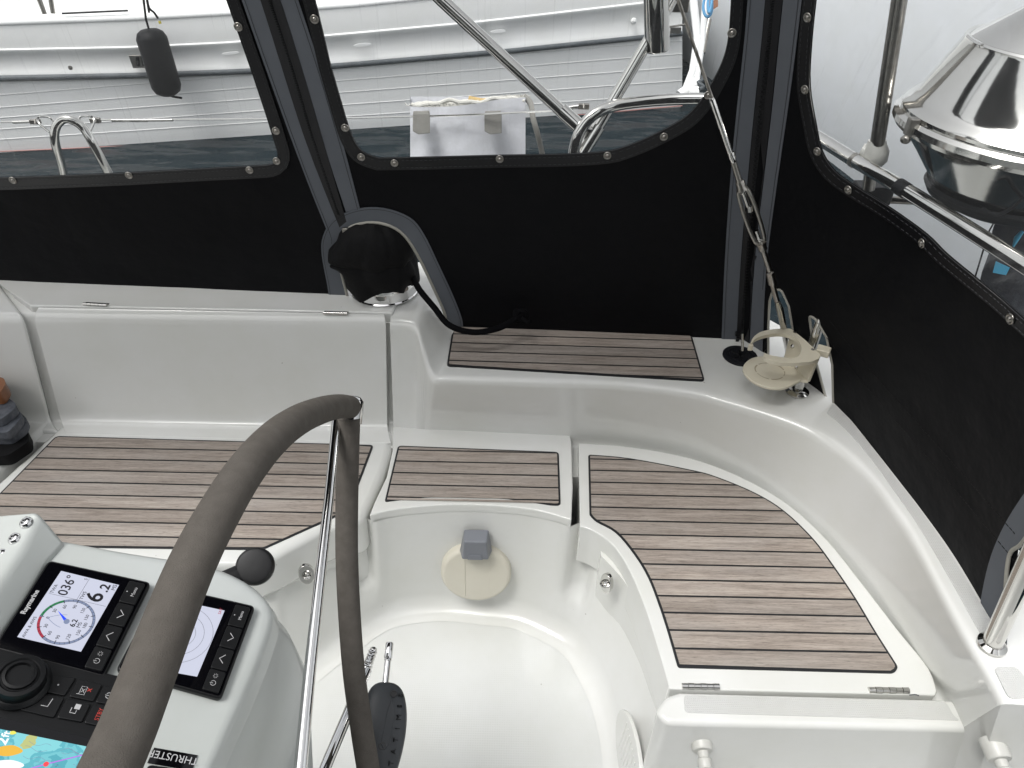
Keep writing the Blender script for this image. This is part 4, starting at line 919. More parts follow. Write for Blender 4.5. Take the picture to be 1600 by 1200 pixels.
# white spigots on the bench front
for (u, v, lb) in ((1096, 1160, "white plastic spigot on the bench front, left one of the pair"), (1556, 1172, "white plastic spigot at the bottom right corner of the photo")):
    q0 = W(1040, 1130, .40).y+.004
    p = onp(u, v, V((0, q0, 0)), V((0, -1, 0)))
    if u > 1200:
        h_ = CAPB.ray_cast(CC, ray(u, v).normalized()); p = h_[0]+(CC-h_[0])*.006 if h_[0] else D(u, v, 1.2)
    sp = thing("spigot", lb, "spigot", p, "white spigots on the bench front")
    ax = V((0, -1, -.12)).normalized(); s = 1.0 if u < 1200 else .98
    m_ = MB(); m_.lathe([(.0215*s, -.02), (.0215*s, .014), (.0195*s, .017), (.014*s, .018)], p, ax, 28); m_.mk("collar", WPL, sp)
    m_ = MB(); m_.lathe([(.0115*s, .015), (.0105*s, .030), (.0135*s, .033), (.0135*s, .048), (.0118*s, .051), (.004, .051), (.0035, .048), (0, .048)], p, ax, 24); m_.mk("nozzle", WPL, sp)
# chips and scuffs in the moulding
m_ = MB(); q0 = W(1320, 1131, .392)
m_.add([q0+V((-.006, -.003, .004)), q0+V((.001, -.005, .003)), q0+V((.007, -.004, .001)), q0+V((.002, -.006, -.004)), q0+V((-.003, -.006, -.002))], [(0, 1, 2, 3, 4)]); m_.mk("chip", RUB, boat, smooth=0)
for L, z in (([(1421, 1086), (1430, 1085), (1436, 1087)], .4025), ([(655, 664), (664, 662), (672, 663)], .4035), ([(930, 1048), (936, 1047)], .02)):
    m_ = MB(); m_.tube([W(a, b, z) for a, b in L], .0011, 6); m_.mk("scuff", RUBG, boat)
# ================================================================== CONSOLE
PB = W(75, 873, 1.137); PHI = R_(21)
eR = V((0, 1, 0)); eD = V((math.cos(PHI), 0, -math.sin(PHI))); nP = V((math.sin(PHI), 0, math.cos(PHI)))
def PP(u, v, off=0): return onp(u, v, PB+nP*off, nP)
con = thing("helm_console", "pale grey moulded steering console with black instruments set in its sloping face", "console", V((-.6, .3, 0)))
outl = cr2([(-420, 780), (-250, 790), (-60, 822), (103, 850), (200, 867), (300, 882), (350, 896), (392, 918), (420, 945), (428, 970), (418, 1010), (395, 1070), (360, 1150), (320, 1240), (260, 1380), (150, 1560)], 4)+[(-200, 1900), (-900, 1500)]
tp = [PP(*p, -.012) for p in outl]; cen = sum(tp, V((0, 0, 0)))/len(tp)
rings = []
def shr(P, d): # shrink towards the centre in the plane
    out = []
    for p in P:
        q = (p-cen); out.append(p-q.normalized()*d)
    return out
rings.append([p+nP*.012 for p in shr(tp, .016)])
rings.append([p+nP*.010 for p in shr(tp, .008)])
rings.append([p+nP*.005 for p in shr(tp, .002)])
rings.append(tp)
rings.append([p-V((0, 0, .012)) for p in shr(tp, -.003)]); rings.append([p-V((0, 0, .015)) for p in shr(tp, -.003)]); rings.append([p-V((0, 0, .018)) for p in shr(tp, .004)])
rings.append([p-V((0, 0, .06)) for p in shr(tp, -.012)])
rings.append([p-V((0, 0, .14)) for p in shr(tp, -.020)])
rings.append([V((p.x*.96-.02, p.y*.92+.02, .55)) for p in shr(tp, .01)]); rings.append([V((p.x*.93-.03, p.y*.85+.03, .08)) for p in shr(tp, .03)]); rings.append([V((p.x*.93-.03, p.y*.86+.03, .0)) for p in shr(tp, .02)])
m_ = MB(); m_.loft(rings); m_.mk("pedestal", CON, con, smooth=50)
# raised visor with bolts at the left
vz = [PP(103, 850, .0), PP(78, 880, .0), PP(20, 985, 0), PP(-120, 1230, 0)]
top_ = [(60, 797), (32, 855), (0, 905), (-90, 1030), (-200, 1180)]
bk = [(0, 803), (-90, 850), (-200, 930), (-300, 1000), (-420, 1100)]
fr = [(103, 850), (78, 881), (40, 945), (-40, 1060), (-150, 1230)]
H = .075; rr = []
for t_, b_, f_ in zip(top_, bk, fr):
    F0 = PP(*f_, 0.0); T0 = D(*t_, (PP(*f_)-CC).dot(FW)-.02); B0 = D(*b_, (PP(*f_)-CC).dot(FW)+.00)
    rr.append([F0+nP*.002]+fil(F0, T0, B0, .010, 4)+[B0, B0-V((.03, 0, .12)), F0-V((.02, 0, .05))])
m_ = MB(); m_.loft(rr); vis = m_.mk("visor", CON, con, bevel=.006, seg=3, blim=45)
fN = ((rr[1][5]-rr[0][5]).cross(rr[0][6]-rr[0][5])).normalized()
for (u, v) in ((41, 817), (23, 842), (3, 867), (-22, 895)):
    k = (u+22)/63; d0 = (PP(*fr[0])-CC).dot(FW)-.018 if True else 0
    t0 = rr[0][5]; nn = fN if fN.dot(CC-t0) > 0 else -fN; p = onp(u, v, t0, nn)
    m_ = MB(); m_.lathe([(.0072, -.001), (.0072, .001), (.0062, .0032), (.0045, .0042), (.003, .0042), (.0024, .0022), (0, .0022)], p, nn, 24); m_.mk("bolt", CHROME, con)
def pslab(name, px, t0, t1, mt, par, r=0, bev=0, **k):
    P = [tuple(p) for p in (round2(px, r) if r else px)]; m_ = MB(); m_.slab([PP(*p, t1) for p in P], nP, t0-t1, 0); return m_.mk(name, mt, par, bevel=bev, smooth=30 if not bev else 0, **k) if bev else m_.mk(name, mt, par, smooth=0, **k)
def txt(s, px, size, mt, par, off=.0105, name="lettering", rot=0, right=None, up=None, align='CENTER', bold=0):
    cu = bpy.data.curves.new(name, 'FONT'); cu.body = s; cu.size = size; cu.align_x = align; cu.align_y = 'CENTER'; cu.extrude = .00008; cu.offset = bold; cu.resolution_u = 3
    o = bpy.data.objects.new(name, cu); COL.objects.link(o)
    dg = bpy.context.evaluated_depsgraph_get(); me = bpy.data.meshes.new_from_object(o.evaluated_get(dg)); bpy.data.objects.remove(o)
    me.materials.clear(); me.materials.append(mt); o = bpy.data.objects.new(name, me); COL.objects.link(o); o.parent = par
    r_ = right or eR; u_ = up or -eD
    M = Matrix((r_, u_, nP)).transposed().to_4x4(); M.translation = (PP(*px, off) if not isinstance(px, V) else px)-wloc(par); o.matrix_local = M
    return o
TK = .010
def instrument(pxb, pxs, lb, dial):
    # corners: near-left, far-left, far-right, near-right in the photograph
    P = [V(p) for p in pxb]
    c = sum((PP(*p) for p in pxb), V((0, 0, 0)))/4
    t = thing("instrument_display", lb, "display", c, "twin instrument displays")
    pslab("housing", pxb, .001, TK, BLACKP, t, r=9, bev=.003)
    inn = offset2(round2(pxb, 9), -3.5)
    pslab("glass", inn, TK-.002, TK+.0008, BLACKG, t)
    scr = pslab("screen", pxs, TK, TK+.0012, SCRW, t)
    A, B_, C_, D_ = [V(p) for p in pxb]
    def bi(a, b): # a along right direction (0..1), b down (0..1)
        return (A.lerp(B_, a)).lerp(D_.lerp(C_, a), b)
    for k in range(4):
        a0, a1 = .05+k*.2325, .05+(k+1)*.2325-.012
        bt = pslab("button", [bi(a0, .80), bi(a1, .80), bi(a1, .955), bi(a0, .955)], TK, TK+.003, BLACKP, t, r=3, bev=.0008)
        c_ = bi((a0+a1)/2, .875)
        o_ = PP(*c_, TK+.0034)
        m_ = MB()
        if k == 3: txt("Menu", o_+eR*.001+eD*.002, .0052, LEGW, bt)
        if k == 3: m_.lathe([(.0007, 0), (0, .0002)], o_-eD*.005, nP, 8)
        if k == 2: m_.ribbon([o_-eR*.005-eD*.002, o_+eD*.003, o_+eR*.005-eD*.002], nP, .0008)
        if k == 1: m_.ribbon([o_-eR*.005+eD*.002, o_-eD*.003, o_+eR*.005+eD*.002], nP, .0008)
        if k == 0:
            m_.ribbon([o_-eR*.003+(eR*math.sin(q)-eD*math.cos(q))*.0026 for q in [.5+k2*(5.3/14) for k2 in range(15)]], nP, .0005); m_.ribbon([o_-eR*.003-eD*.0034, o_-eR*.003], nP, .0005)
            for q in range(8):
                dd = eR*math.cos(q*math.pi/4)+eD*math.sin(q*math.pi/4); m_.ribbon([o_+eR*.005+dd*.0012, o_+eR*.005+dd*.0026], nP, .0004)
        if m_.v: m_.mk("symbol", LEGW, bt, smooth=0)
    L0 = bi(.54, .075)
    txt("Raymarine", PP(L0[0]-1, L0[1], TK+.0012), .0068, LEGW, t, bold=.0002)
    dial(t, scr)
    return t
def dial1(t, scr):
    z = TK+.0015; cen_ = PP(104.1, 971.4, z); rad = (PP(89.7, 976.5, z)-cen_).length
    cen_ = PP(104.1, 971.4, z); 
    # measured ring reaches these pixels; average them for the radius
    rs = [(PP(*q, z)-cen_).length for q in ((65, 963), (84, 942), (111, 937), (149.5, 965), (133, 995), (91, 1007))]
    rad = sum(rs)/len(rs)
    cen_ = cen_+eR*.000
    pt = lambda deg, r: cen_+(eR*math.sin(R_(deg))-eD*math.cos(R_(deg)))*r
    def arc(a0, a1, mt, wd, r, nm="dial_arc", hh=.0001):
        m_ = MB(); n = max(4, int(abs(a1-a0)/5)); m_.ribbon([pt(a0+(a1-a0)*k/n, r) for k in range(n+1)], nP, wd, hh); m_.mk(nm, mt, scr, smooth=0)
    arc(0, 360, INKL, .0022, rad-.0011); arc(2, 60, INKG, .0024, rad-.0011, "dial_arc_green", .00035); arc(-60, -2, INKR, .0024, rad-.0011, "dial_arc_red", .00035)
    m_ = MB(); m_.ribbon([pt(k*6, rad) for k in range(61)], nP, .0003, .0002); m_.ribbon([pt(k*6, rad-.0023) for k in range(61)], nP, .0003, .0002)
    for k in range(36):
        big = k % 3 == 0; m_.ribbon([pt(k*10, rad+.0001), pt(k*10, rad-(.0040 if big else .0021))], nP, .0007 if big else .0003, .0005)
    m_.mk("dial_ticks", INK, scr, smooth=0)
    for d_ in range(0, 181, 30):
        for s in ((1, -1) if 0 < d_ < 180 else (1,)): txt(str(d_), pt(d_*s, rad-.0078), .0046, INK, scr, name="numeral")
    m_ = MB(); ang = 36; a = pt(ang, rad*.62); c = cen_; sdv = (pt(ang+90, 1)-cen_).normalized(); m_.add([c+sdv*.0018+nP*.0006, c-sdv*.0018+nP*.0006, a+nP*.0006], [(0, 1, 2)]); m_.mk("needle", INKB, scr, smooth=0)
    m_ = MB(); m_.lathe([(.0027, 0), (.0027, .0008), (0, .0008)], cen_, nP, 20); m_.mk("needle_hub", INKL, scr)
    m_ = MB()
    for s in (1, -1): m_.ribbon([pt(0, rad*.72)+eR*(s*.0075*math.sin(q*1.4))+eD*(q*.016) for q in [k/8 for k in range(9)]], nP, .0005, .0001)
    m_.mk("boat_outline", INKL, scr, smooth=0)
    txt("6.2", PP(113, 973, z+.0002)+eD*.0015, .0072, INK, scr, bold=.00015); txt("MS", PP(124, 976.5, z), .0052, INK, scr)
    txt("AWA & AWS", PP(46, 979.5, z), .0042, INK, scr); txt("TWA", PP(84.5, 920, z), .0048, INK, scr); txt("TWS", PP(130, 930.5, z), .0048, INK, scr)
    txt("036°", PP(106, 914.5, z), .0135, INK, scr, bold=.00012); txt("6", PP(149, 933, z), .0235, INK, scr, bold=.0004); txt(".2", PP(162.5, 918.5, z)+eD*.001, .0135, INK, scr, bold=.0003); txt("MS", PP(178.5, 918, z), .0058, INK, scr); txt("S", PP(134.5, 905, z), .0045, INK, scr)
    m_ = MB()
    for a, b in (((76, 927), (165, 947.5)), ((140, 904), (120, 937))): m_.ribbon([PP(*a, z), PP(*b, z)], nP, .0003, .0001)
    m_.mk("divider", INK, scr, smooth=0)
def dial2(t, scr):
    z = TK+.0015; cen_ = PP(281, 990, z); R0 = (PP(333, 988, z)-cen_).length
    m_ = MB()
    for f_ in (.2, .47, .73, 1.0): m_.ribbon([cen_+(eR*math.cos(k*math.pi/36)+eD*math.sin(k*math.pi/36))*R0*f_ for k in range(73)], nP, .0003, .0001)
    m_.mk("range_rings", INK, scr, smooth=0)
    txt("SAT", PP(344.5, 955, z), .0045, INKR, scr)
instrument([(-12, 1012), (76, 874), (237, 909), (163, 1058)], [(27, 995), (95.5, 892), (186, 914), (126.5, 1018)], "square black wind display showing 036 and 6.2 beside a round dial", dial1)
instrument([(181, 1046), (252, 912), (400, 946), (346, 1092)], [(213, 1040), (262, 935), (351, 954), (308, 1057)], "square black display with plain range rings, partly behind the wheel rim", dial2)
# chart plotter
cp = thing("chart_plotter", "large black chart plotter with colour chart and keypad at the lower left", "chart plotter", PP(60, 1120))
pslab("housing", [(-420, 930), (-30, 1003), (215, 1062), (150, 1290), (-560, 1180)], .0, .009, BLACKP, cp, r=10, bev=.003)
pslab("glass", [(-420, 1038), (-12, 1118), (165, 1160), (120, 1275), (-540, 1160)], .004, .0098, BLACKG, cp)
chs = pslab("screen", [(-400, 1058), (0, 1139), (158, 1171), (128, 1262), (-500, 1140)], .005, .0103, CHART, cp)
m_ = MB(); z = .0108
m_.ribbon([PP(40, 1203, z), PP(72, 1194, z), PP(144, 1176, z), PP(160, 1172, z)], nP, .0011, .0001); m_.mk("route_line", mat("route purple", (.01, .01, .01), .4, emit=(.45, .16, .75), es=.8), chs, smooth=0)
RD = mat("route red", (.01, .01, .01), .4, emit=(.85, .05, .06), es=.9); OR = mat("chart island", (.01, .01, .01), .4, emit=(.75, .42, .03), es=.85); WH = mat("chart white", (.01, .01, .01), .4, emit=(.8, .84, .86), es=.9); YL = mat("chart yellow", (.01, .01, .01), .4, emit=(.75, .72, .10), es=.85)
for q in ((72, 1194), (144, 1176.5)): m_ = MB(); m_.lathe([(.0022, 0), (.0022, .0002), (0, .0002)], PP(*q, z+.0003), nP, 16); m_.mk("waypoint", RD, chs, smooth=0)
def blob(name, c, rx, ry, mt, dz=0):
    P = [(c[0]+rx*math.cos(a)*(1+.15*math.sin(3*a+c[0])), c[1]+ry*math.sin(a)*(1+.12*math.cos(2*a+1))) for a in [2*math.pi*k/28 for k in range(28)]]; m_ = MB(); m_.slab([PP(*p, z+dz) for p in P], nP, 0, .0001); m_.mk(name, mt, chs, smooth=0)
blob("chart_land", (14, 1173), 19, 9, OR); blob("chart_shoal", (8, 1196), 26, 9, WH); blob("chart_land", (152, 1186), 9, 9, YL); blob("chart_land", (20, 1145), 5, 3, YL)
m_ = MB(); rnd = random.Random(3)
for k in range(16):
    u = rnd.uniform(0, 150); v = 1150+u*.18+rnd.uniform(0, 45); P = [PP(u+q*5, v+3*math.sin(q*.9+k)+q*1.0, z-.0001) for q in range(8)]; m_.ribbon(crom(P, 3), nP, .00025, .0001)
m_.mk("chart_contours", INKL, chs, smooth=0)
txt("2", PP(4, 1158, z)-eR*.0, .0125, WH, chs, bold=.0003, off=z); txt("ft", PP(10, 1147, z), .0095, WH, chs, bold=.0002)
# keypad
keys = [((66, 1056), (119, 1058), (101, 1087), (52, 1077)), ((122, 1060), (160, 1069), (146, 1096), (108, 1088)), ((163, 1070), (205, 1080), (190, 1104), (149, 1097)),
        ((55, 1083), (100, 1090), (84, 1121), (20, 1106)), ((104, 1091), (142, 1099), (128, 1128), (89, 1121)), ((146, 1100), (186, 1108), (172, 1138), (131, 1129))]
kb = []
for q in keys: kb.append(pslab("key", q, .009, .0115, BLACKP, cp, r=4, bev=.001))
txt("STBY", PP(155, 1116, .0118), .0055, LEGR, kb[5]); txt("(Auto)", PP(163, 1118, .0118), .0052, LEGW, kb[5])
m_ = MB(); z2 = .0118; o_ = PP(170, 1087, z2)
m_.ribbon([o_+(eR*math.sin(q)-eD*math.cos(q))*.0028 for q in [.5+k2*(5.3/14) for k2 in range(15)]], nP, .0006); m_.ribbon([o_-eD*.0034, o_], nP, .0006); m_.mk("symbol", LEGW, kb[2], smooth=0)
txt("(☼)" if False else "(*)", PP(179, 1089, z2), .006, LEGW, kb[2])
o_ = PP(129, 1079, z2); m_ = MB(); m_.ribbon([o_-eR*.004-eD*.002, o_+eR*.004-eD*.002, o_+eR*.004+eD*.003, o_-eR*.004+eD*.003, o_-eR*.004-eD*.004], nP, .0005); m_.ribbon([o_-eR*.002-eD*.001, o_+eR*.002+eD*.002], nP, .0005); m_.ribbon([o_+eR*.002-eD*.001, o_-eR*.002+eD*.002], nP, .0005); m_.mk("symbol", LEGW, kb[1], smooth=0)
txt("x", PP(139, 1078, z2), .008, LEGR, kb[1])
o_ = PP(117, 1108, z2); m_ = MB(); m_.add([o_+eR*.000-eD*.001+nP*.0004, o_+eR*.005-eD*.001+nP*.0004, o_+eR*.005+eD*.004+nP*.0004, o_+eD*.004+nP*.0004], [(0, 1, 2, 3)]); m_.ribbon([o_+eR*.001-eD*.003, o_-eR*.004-eD*.003, o_-eR*.004+eD*.002, o_-eR*.001+eD*.002], nP, .0007); m_.mk("symbol", LEGW, kb[4], smooth=0)
o_ = PP(75, 1099, z2); m_ = MB(); m_.ribbon([o_-eR*.003-eD*.005, o_-eR*.003+eD*.001, o_+eR*.005+eD*.002], nP, .0007); m_.mk("symbol", LEGW, kb[3], smooth=0)
m_ = MB(); m_.lathe([(.0009, 0), (0, .0002)], PP(91, 1070, z2), nP, 10); m_.mk("symbol", LEGW, kb[0], smooth=0)
kn = PP(31, 1070, .009); m_ = MB(); m_.lathe([(.026, 0), (.0265, .004), (.024, .007), (.0225, .008), (.0225, .016), (.021, .019), (.017, .0195), (.0155, .018), (.0145, .018), (.0140, .0205), (.0115, .021), (.0105, .018), (0, .018)], kn, nP, 48); m_.mk("rotary_knob", BLACKP, cp)
# thruster label and joystick
th = thing("thruster_control", "black thruster joystick with its upside down THRUSTER label at the bottom edge", "joystick", PP(265, 1196))
pslab("label_plate", [(241, 1168), (309, 1180), (300, 1204), (230, 1192)], .001, .0016, BLACKG, th)
txt("THRUSTER", PP(271, 1183, .0018), .0098, LEGW, th, right=-eD, up=-eR)
P = round2([(230, 1202), (300, 1212), (290, 1242), (218, 1230)], 8); m_ = MB(); m_.slab([PP(*p) for p in P], nP, .001, .013); m_.mk("base", BLACKP, th, bevel=.005, seg=4)
# throttle
lev = thing("throttle_lever", "black engine lever with bulbous knob behind the console beside the wheel", "lever", D(360, 930, 1.0))
kc = D(399, 885, .98); m_ = MB(); m_.lathe([(0, -.012), (.016, -.012), (.0225, -.009), (.025, -.003), (.0245, .006), (.0215, .011), (.018, .012), (0, .0115)], kc, (CC-kc).normalized()+V((-.1, -.1, .25)), 40); m_.mk("knob", HANDM, lev)
m_ = MB(); m_.tube(crom([D(398, 888, .985), D(385, 894, .98), D(368, 901, .97), D(345, 914, .965), D(330, 945, 1.0)], 5), [.017]*6+[.0135]*9+[.012]*6, 20, flat=.8); m_.mk("arm", HANDM, lev)
# ================================================================== WHEEL
whl = thing("steering_wheel", "large folding steering wheel with grey suede covered rim and chrome spokes", "steering wheel", V((-.23, .3, .62)))
def RW(u, v):
    d = ray(u, v); return CC+d*(-.235/d.x)
near = crom([RW(60, 1420), RW(125, 1300), RW(190, 1160), RW(222, 1080), RW(262, 975), RW(300, 882), RW(340, 805), RW(385, 733), RW(430, 682), RW(470, 654), RW(505, 640), RW(530, 635), D(546, 636, 1.055)], 6)
rad = [.0178-.0012*(i/len(near)) for i in range(len(near))]
m_ = MB(); m_.tube(near, rad, 36); m_.mk("rim_cover", SUEDE, whl)
far = crom([D(545, 652, 1.07), D(543.5, 700, 1.085), D(542, 780, 1.10), D(542, 870, 1.11), D(546, 960, 1.12), D(553, 1050, 1.12), D(564, 1130, 1.11), D(576, 1205, 1.10), D(592, 1300, 1.08)], 6)
m_ = MB(); m_.tube(far, .0168, 32); m_.mk("rim_cover", SUEDE, whl)
m_ = MB(); m_.lathe([(.013, -.024), (.0158, -.022), (.0158, .0), (.0150, .010), (.010, .016), (0, .018)], D(551, 637, 1.075), D(553, 612, 1.07)-D(545, 700, 1.085), 28); m_.tube([D(541, 637, 1.06), D(553, 633, 1.07)], .0142, 20); m_.mk("hinge", CHROME, whl)
m_ = MB(); m_.tube([D(527, 645, 1.075), D(514, 780, 1.0), D(498, 920, .92), D(483, 1060, .85), D(469, 1205, .79), D(458, 1320, .75)], [.0066, .0068, .007, .0072, .0074, .0075], 24); m_.mk("spoke", CHROME, whl)
m_ = MB(); m_.tube([D(573, 1048, 1.27), D(545, 1112, 1.2), D(512, 1190, 1.12), D(480, 1270, 1.06)], .0092, 20); m_.mk("spoke", CHROME, whl)
p0 = D(569, 1056, 1.28); p1 = D(584, 1014, 1.33); ax = (p1-p0); Ln = ax.length; pr = [(.006, -.01)]
for k in range(7): z0 = Ln*(k/7); pr += [(.0085, z0+.001), (.0105-.0006*k, z0+.003), (.0085-.0003*k, z0+.0062)]
pr += [(.006, Ln), (0, Ln+.001)]; m_ = MB(); m_.lathe(pr, p0, ax, 20); m_.mk("ribbed_end", CHROME, whl)
# grey handle
hd = thing("locking_handle", "dark grey plastic handle with chrome pin standing behind the wheel rim", "handle", D(590, 1200, 1.2))
ha = D(604, 1066, 1.27); hb = D(586, 1235, 1.18); ax = (hb-ha); vs = []; fs = []; side = ax.cross(CC-ha).normalized(); dep = side.cross(ax).normalized(); NN = 40
sh = [(0, .010, .3), (.03, .022, .65), (.10, .031, .9), (.25, .037, 1), (.45, .038, 1), (.65, .035, 1), (.82, .030, .95), (1.0, .024, .85), (1.3, .016, .7)]
for t, r, f_ in sh:
    for k in range(NN):
        a = 2*math.pi*k/NN; ca, sa = math.cos(a), math.sin(a); rx = r*math.copysign(abs(ca)**.85, ca); ry = .019*f_*math.copysign(abs(sa)**.7, sa); vs.append(ha+ax*t+side*rx+dep*ry-side*(.004*math.sin(t*3)))
for i in range(len(sh)-1):
    for k in range(NN): fs.append((i*NN+k, i*NN+(k+1) % NN, (i+1)*NN+(k+1) % NN, (i+1)*NN+k))
fs += [tuple(range(NN)), tuple(range((len(sh)-1)*NN, len(sh)*NN))]
hg = mk("grip", vs, fs, DGREYP, hd, smooth=60); hg.modifiers.new("s", 'SUBSURF').render_levels = 2
tow = dep if dep.dot(CC-ha) > 0 else -dep
sR = side if side.dot(CR) > 0 else -side
m_ = MB(); P = [ha+ax*t+sR*x+tow*.0185 for t, x in ((.17, .012), (.30, .019), (.60, .016), (.66, .008), (.60, .001), (.30, .006))]; m_.slab(P, tow, -.002, .0012); m_.mk("recess", DGREYP, hg, bevel=.001)
for t, x in ((.13, .014), (.62, .004)): m_ = MB(); m_.lathe([(.0055, .0165), (.0055, .0198), (.0042, .0198), (.004, .0185), (0, .0185)], ha+ax*t+sR*x, tow, 16); m_.mk("screw", BLACKG, hg)
for i, ch in enumerate("SSMITAT"):
    t = .14+i*.105; x = .0265-.020*max(0, t-.45)**1.2; p = ha+ax*t+sR*x+tow*.0175; n_ = (tow+sR*.6).normalized(); upv = ax.normalized(); rt = -upv
    cu = bpy.data.curves.new("lettering", 'FONT'); cu.body = ch; cu.size = .012; cu.align_x = 'CENTER'; cu.align_y = 'CENTER'; cu.extrude = .001; o = bpy.data.objects.new("lettering", cu); COL.objects.link(o)
    me = bpy.data.meshes.new_from_object(o.evaluated_get(bpy.context.evaluated_depsgraph_get())); bpy.data.objects.remove(o); me.materials.clear(); me.materials.append(BLACKP); o = bpy.data.objects.new("lettering", me); COL.objects.link(o); o.parent = hg
    M = Matrix((-upv, n_.cross(-upv), n_)).transposed().to_4x4(); M.translation = p-wloc(hg); o.matrix_local = M
m_ = MB(); pa = D(602, 1070, 1.27); pb = D(609, 1004, 1.31); ax2 = pb-pa; L = ax2.length; m_.lathe([(.006, 0), (.0056, L*.55), (.0066, L*.56), (.0066, L*.60), (.0062, L*.61), (.0072, L*.63), (.0072, L*.96), (.006, L), (0, L)], pa, ax2, 20); m_.mk("pin", CHROME, hd)
# ================================================================== STACK ON THE FORE SEAT
sz = .408
def slabstone(name, px, z0, z1, mt, lb, cat, tilt=0, grp=None, bev=.006):
    P = [(p.x, p.y) for p in wl(px, z1)]; P = round2(P, .012); c = V((sum(p[0] for p in P)/len(P), sum(p[1] for p in P)/len(P), z0))
    vs = [V((p[0], p[1], z)) for z in (z0, z1) for p in P]; n = len(P)
    fs = [tuple(range(n-1, -1, -1)), tuple(range(n, 2*n))]+[(i, (i+1) % n, n+(i+1) % n, n+i) for i in range(n)]
    o = mk(name, vs, fs, mt, None, bevel=bev, seg=3); tag(o, lb, cat, grp); return o
slabstone("black_pouch", [(-120, 640), (20, 664), (44, 672), (45, 690), (12, 712), (-120, 716)], sz, sz+.035, CLOTHB, "flat black cloth pouch under the stack of grey slabs on the left seat", "pouch")
slabstone("lead_slab", [(-120, 622), (28, 640), (43, 655), (38, 668), (15, 684), (-120, 684)], sz+.036, sz+.060, LEAD, "mottled grey lead slab at the bottom of the stack on the left seat", "weight", grp="lead slabs in a stack")
slabstone("lead_slab", [(-130, 600), (20, 636), (34, 645), (32, 655), (12, 676), (-130, 672)], sz+.061, sz+.085, LEAD, "mottled grey lead slab in the middle of the stack on the left seat", "weight", grp="lead slabs in a stack")
slabstone("lead_slab", [(-140, 590), (12, 621), (25, 630), (24, 638), (0, 656), (-140, 652)], sz+.086, sz+.110, LEAD, "mottled grey lead slab on top of the stack under the wooden block", "weight", grp="lead slabs in a stack")
slabstone("wooden_block", [(-140, 575), (-6, 588), (6, 590), (9, 600), (0, 614), (-140, 620)], sz+.111, sz+.150, WOODO, "orange brown wooden block on top of the grey slabs at the left edge", "wooden block", bev=.003)
# ================================================================== NEIGHBOUR BOAT
h0 = W(0, 239, -.6); h1 = W(1060, 168, -.6); hdir = (h1-h0).normalized(); hn = V((hdir.y, -hdir.x, 0)).normalized()
if hn.y > 0: hn = -hn
nb = thing("motor_boat", "white motor yacht with grooved grey topsides moored alongside behind the windows", "motor boat", V((-1.5, 7.2, -.6)))
def HP(u, v, off=0): return onp(u, v, h0+hn*off, hn)
def ln(xs, pts):
    for i in range(len(pts)-1):
        if xs <= pts[i+1][0] or i == len(pts)-2:
            a, b = pts[i], pts[i+1]; return a[1]+(xs-a[0])/(b[0]-a[0])*(b[1]-a[1])
RUBY = [(-900, 122), (0, 123), (200, 119), (390, 112), (521, 104), (800, 80), (1072, 52)]
MOLD = [(-900, 84), (0, 80), (200, 76), (350, 69), (520, 57), (760, 35), (1010, 6), (1072, -2)]
TOE = [(-900, 40), (0, 35), (200, 28), (350, 20), (540, 8), (760, -14), (1072, -50)]
WLN = [(-900, 262), (0, 239), (430, 220), (590, 210), (1060, 168)]
XS = [-900, -600, -300]+list(range(-150, 1060, 50))+[1066]
def strip(name, top, bot, offt, offb, mt, par=nb, xr=None, n=1, **k):
    rr = []
    for x in XS:
        rr.append([HP(x, ln(x, top)+(ln(x, bot)-ln(x, top))*j/n, offt+(offb-offt)*j/n) for j in range(n+1)])
    m_ = MB(); m_.loft(rr, closed=False, caps=False); return m_.mk(name, mt, par, **k)
sh_ = lambda L, d: [(a, b+d) for a, b in L]
# topsides with shallow lap grooves (solid volume behind)
gro = [(123, 44), (148.5, 64), (168, 84), (184, 105), (202, 126), (218, 147), (239, 168)]
rr = []
for x in XS:
    row = []; k = x/1065
    ys = [ln(x, RUBY)] if True else 0
    L = [a+(b-a)*k for a, b in gro[1:-1]]; ys += [y for y in L if y > ys[0]+3 or True]; ys.append(ln(x, WLN))
    ys = sorted(ys); 
    for i in range(len(ys)-1):
        row += [HP(x, ys[i], .0), HP(x, (ys[i]+ys[i+1])/2, .0)]
    row += [V((row[-1].x, row[-1].y, -.9))+hn*-.05, V((row[-1].x, row[-1].y, -.9))+hn*-2.4, HP(x, ys[0], 0)+hn*-2.4]
    rr.append(row)
m_ = MB(); m_.loft(rr); m_.mk("hull", HULLG, nb, smooth=30)
m_ = MB(); gl = []
for a, b in gro[1:-1]: m_.tube([HP(x, a+(b-a)*x/1065, .000) for x in XS if ln(x, RUBY)+4 < a+(b-a)*x/1065], .0045, 6)
m_.mk("hull_groove", HULLW, nb)
m_ = MB(); m_.tube([HP(x, ln(x, RUBY)-.5, .018) for x in XS], .024, 14); m_.mk("rub_rail", RUBG, nb)
# white band with ledge, upper moulding, toe band
m_ = MB(); rr = []
for x in XS:
    r0, m0, t0 = ln(x, RUBY), ln(x, MOLD), ln(x, TOE)
    rr.append([HP(x, r0-2, .0), HP(x, r0-4, .020), HP(x, r0-9, .017), HP(x, r0-13, .006), HP(x, m0+5, .000), HP(x, m0+2.5, .014), HP(x, m0-1.5, .014), HP(x, m0-4, .0), HP(x, t0+6, -.01), HP(x, t0, -.02)]+[HP(x, t0, -2.4), HP(x, r0, -2.4)])
m_.loft(rr); m_.mk("bulwark", HULLW, nb, smooth=50)
m_ = MB(); m_.tube([HP(x, ln(x, TOE), -.03) for x in XS], .030, 14, flat=.8); m_.mk("toe_rail", RUBG if False else HULLG, nb)
